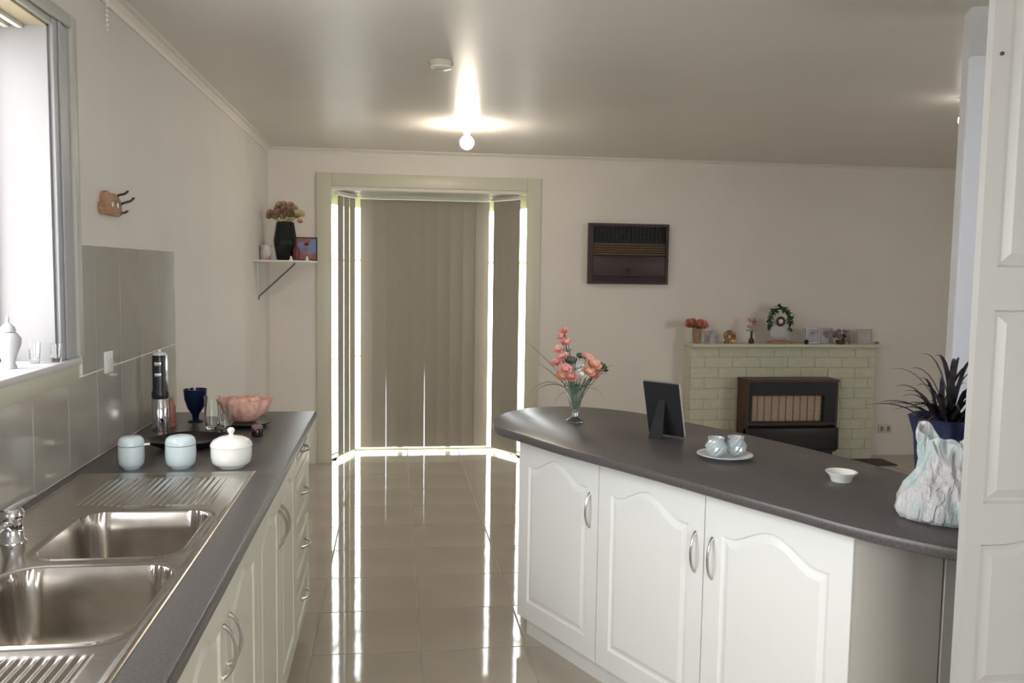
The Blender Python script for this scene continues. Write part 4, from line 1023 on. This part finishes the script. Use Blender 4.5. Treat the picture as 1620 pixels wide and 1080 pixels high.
tube(bm, pts, rs, 12); finish('shell', bm, mat_two('banded_shell', (0.20, 0.10, 0.03), (0.46, 0.26, 0.10), 26, 0.4), t, smooth=True)
bm = B(); ball(bm, (0.030, -0.01, 0.022), 0.028, 1.4, 0.9, 0.7); finish('shell_lip', bm, PINK, t, smooth=True)
t = thing('bud_vase', 'slender dark bud vase with pink flowers on the mantel', 'vase', at(3.780))
bm = B(); lathe(bm, [(0.020, 0), (0.022, 0.006), (0.022, 0.030), (0.010, 0.045), (0.008, 0.085), (0.012, 0.09)], 16); finish('vase_body', bm, mat('dark_brown_glass', (0.05, 0.03, 0.03), 0.2), t, smooth=True)
rnd = random.Random(6)
for k in range(7):
    x = rnd.uniform(-0.035, 0.035); z = rnd.uniform(0.12, 0.185)
    bm = B(); blossom(bm, (x, -0.01, z), 0.020, 6, 2, 0.5, (x * 6, -0.6, 0.5), rnd); finish('flower', bm, PETP if k % 2 else mat('pale_pink_petal', (0.62, 0.44, 0.42), 0.6), t, smooth=True, ang=80)
    bm = B(); tube(bm, [(0, 0, 0.085), (x * 0.5, -0.005, 0.12), (x, -0.01, z)], 0.0012, 5); finish('stem', bm, LEAFG, t)
for s in (-1, 1):
    bm = B(); leafstrip(bm, bez((0, 0, 0.08), (s * 0.02, 0, 0.12), (s * 0.042, -0.01, 0.10), 6), 0.010); finish('leaf', bm, LEAFG, t)
# wreath ornament
t = thing('garland_clock', 'round white ornament under a green leafy garland, centre of mantel', 'ornament', at(4.012))
bm = B(); lathe(bm, [(0.105, 0), (0.108, 0.008), (0.095, 0.022), (0.002, 0.024)], 28, sy=0.5); finish('wooden_base', bm, WOOD, t, smooth=True)
bm = B(); ball(bm, (0, 0, 0.105), 0.088, 1.0, 0.38, 1.0, sub=3); finish('white_body', bm, mat('frosted_white', (0.58, 0.56, 0.54), 0.5, noise=0.08, nscale=30), t, smooth=True)
bm = B(); tube(bm, [(0.030 * math.cos(a) - 0.006, -0.036, 0.180 + 0.030 * math.sin(a)) for a in [2 * PI * k / 20 for k in range(21)]], 0.011, 8, cap=False); ri = finish('brown_ring', bm, mat('brown_ring_wood', (0.10, 0.06, 0.045), 0.5), t, smooth=True)
bm = B(); ball(bm, (-0.006, -0.040, 0.180), 0.019, 1, 0.4, 1); finish('white_centre', bm, CERW, ri, smooth=True)
rnd = random.Random(8)
for k in range(120):
    a = -0.35 + (PI + 0.7) * k / 119; R0 = rnd.uniform(0.082, 0.110); cx_, cz_ = R0 * math.cos(a) * 0.95, 0.160 + R0 * 1.35 * math.sin(a) * 0.92
    if cz_ < 0.05: continue
    bm = B(); d = Vector((rnd.uniform(-1, 1), -0.3, rnd.uniform(-1, 1))).normalized() * rnd.uniform(0.026, 0.04); c_ = Vector((cx_, rnd.uniform(-0.02, 0.01), cz_))
    leafstrip(bm, [c_, c_ + d * 0.5, c_ + d], [0.004, 0.014, 0.003]); finish('leaf', bm, LEAF if k % 3 else LEAFG, t)
bm = B(); tube(bm, [(0.090 * math.cos(a) * 0.95, 0.0, 0.160 + 0.12 * math.sin(a)) for a in [-0.5 + (PI + 1.0) * k / 24 for k in range(25)]], 0.006, 6); finish('garland_hoop', bm, LEAF, t, smooth=True)
PICG = mat_two('grey_picture', (0.24, 0.22, 0.24), (0.36, 0.33, 0.33), 18, 0.3)
PICM = mat_two('mauve_picture', (0.36, 0.28, 0.32), (0.48, 0.42, 0.44), 18, 0.3)
PICP = mat_two('pale_pink_picture', (0.44, 0.39, 0.38), (0.52, 0.46, 0.45), 14, 0.3)
photo('photo_frame', 'pewter framed grey photo right of the garland ornament', at(4.300), 0.0, 0.115, 0.125, GREYF, PICG, 0.12, 0.010)
t = thing('black_pepper_pot', 'tiny black pot in front of the grey mantel photo', 'pot', (4.222, 6.575, MZ))
bm = B(); lathe(bm, [(0.012, 0), (0.016, 0.006), (0.017, 0.022), (0.010, 0.034), (0.003, 0.038)], 16); finish('body', bm, BLACKG, t, smooth=True)
photo('photo_frame', 'pale mauve photo standing behind the purple flower posy', (4.430, 6.66, MZ), 0.0, 0.120, 0.125, mat('mauve_frame', (0.44, 0.37, 0.38), 0.4), PICM, 0.12, 0.008)
t = thing('flower_posy', 'mauve flower posy with dark leaves on the mantel', 'flowers', (4.520, 6.59, MZ))
bm = B(); lathe(bm, [(0.030, 0), (0.034, 0.008), (0.040, 0.030), (0.036, 0.034), (0.002, 0.03)], 18); finish('bowl', bm, mat('dark_posy_bowl', (0.08, 0.06, 0.07), 0.4), t, smooth=True)
rnd = random.Random(14)
for k in range(12):
    x = rnd.uniform(-0.055, 0.04); z = rnd.uniform(0.05, 0.105)
    bm = B(); blossom(bm, (x, rnd.uniform(-0.02, 0.02), z), 0.022, 7, 2, 0.5, (x * 5, -0.7, 0.5), rnd); finish('flower', bm, PURP if k % 4 else DRYC, t, smooth=True, ang=80)
for k in range(7):
    bm = B(); leafstrip(bm, bez((0.01, 0, 0.03), (0.04, -0.01, 0.05 + 0.012 * k), (0.075, -0.01, 0.0 + 0.018 * k), 6), 0.009); finish('leaf', bm, LEAF, t)
photo('photo_frame', 'pale pink photo at the right end of the mantel', at(4.752), 0.0, 0.130, 0.120, mat('blush_frame', (0.46, 0.41, 0.39), 0.4), PICP, 0.12, 0.010)
t = thing('pebble_ornament', 'tiny grey-green pebble at the mantel\'s right end', 'ornament', at(4.858))
bm = B(); ball(bm, (0, 0, 0.009), 0.014, 1.3, 1, 0.65); finish('stone', bm, LEAFG, t, smooth=True)
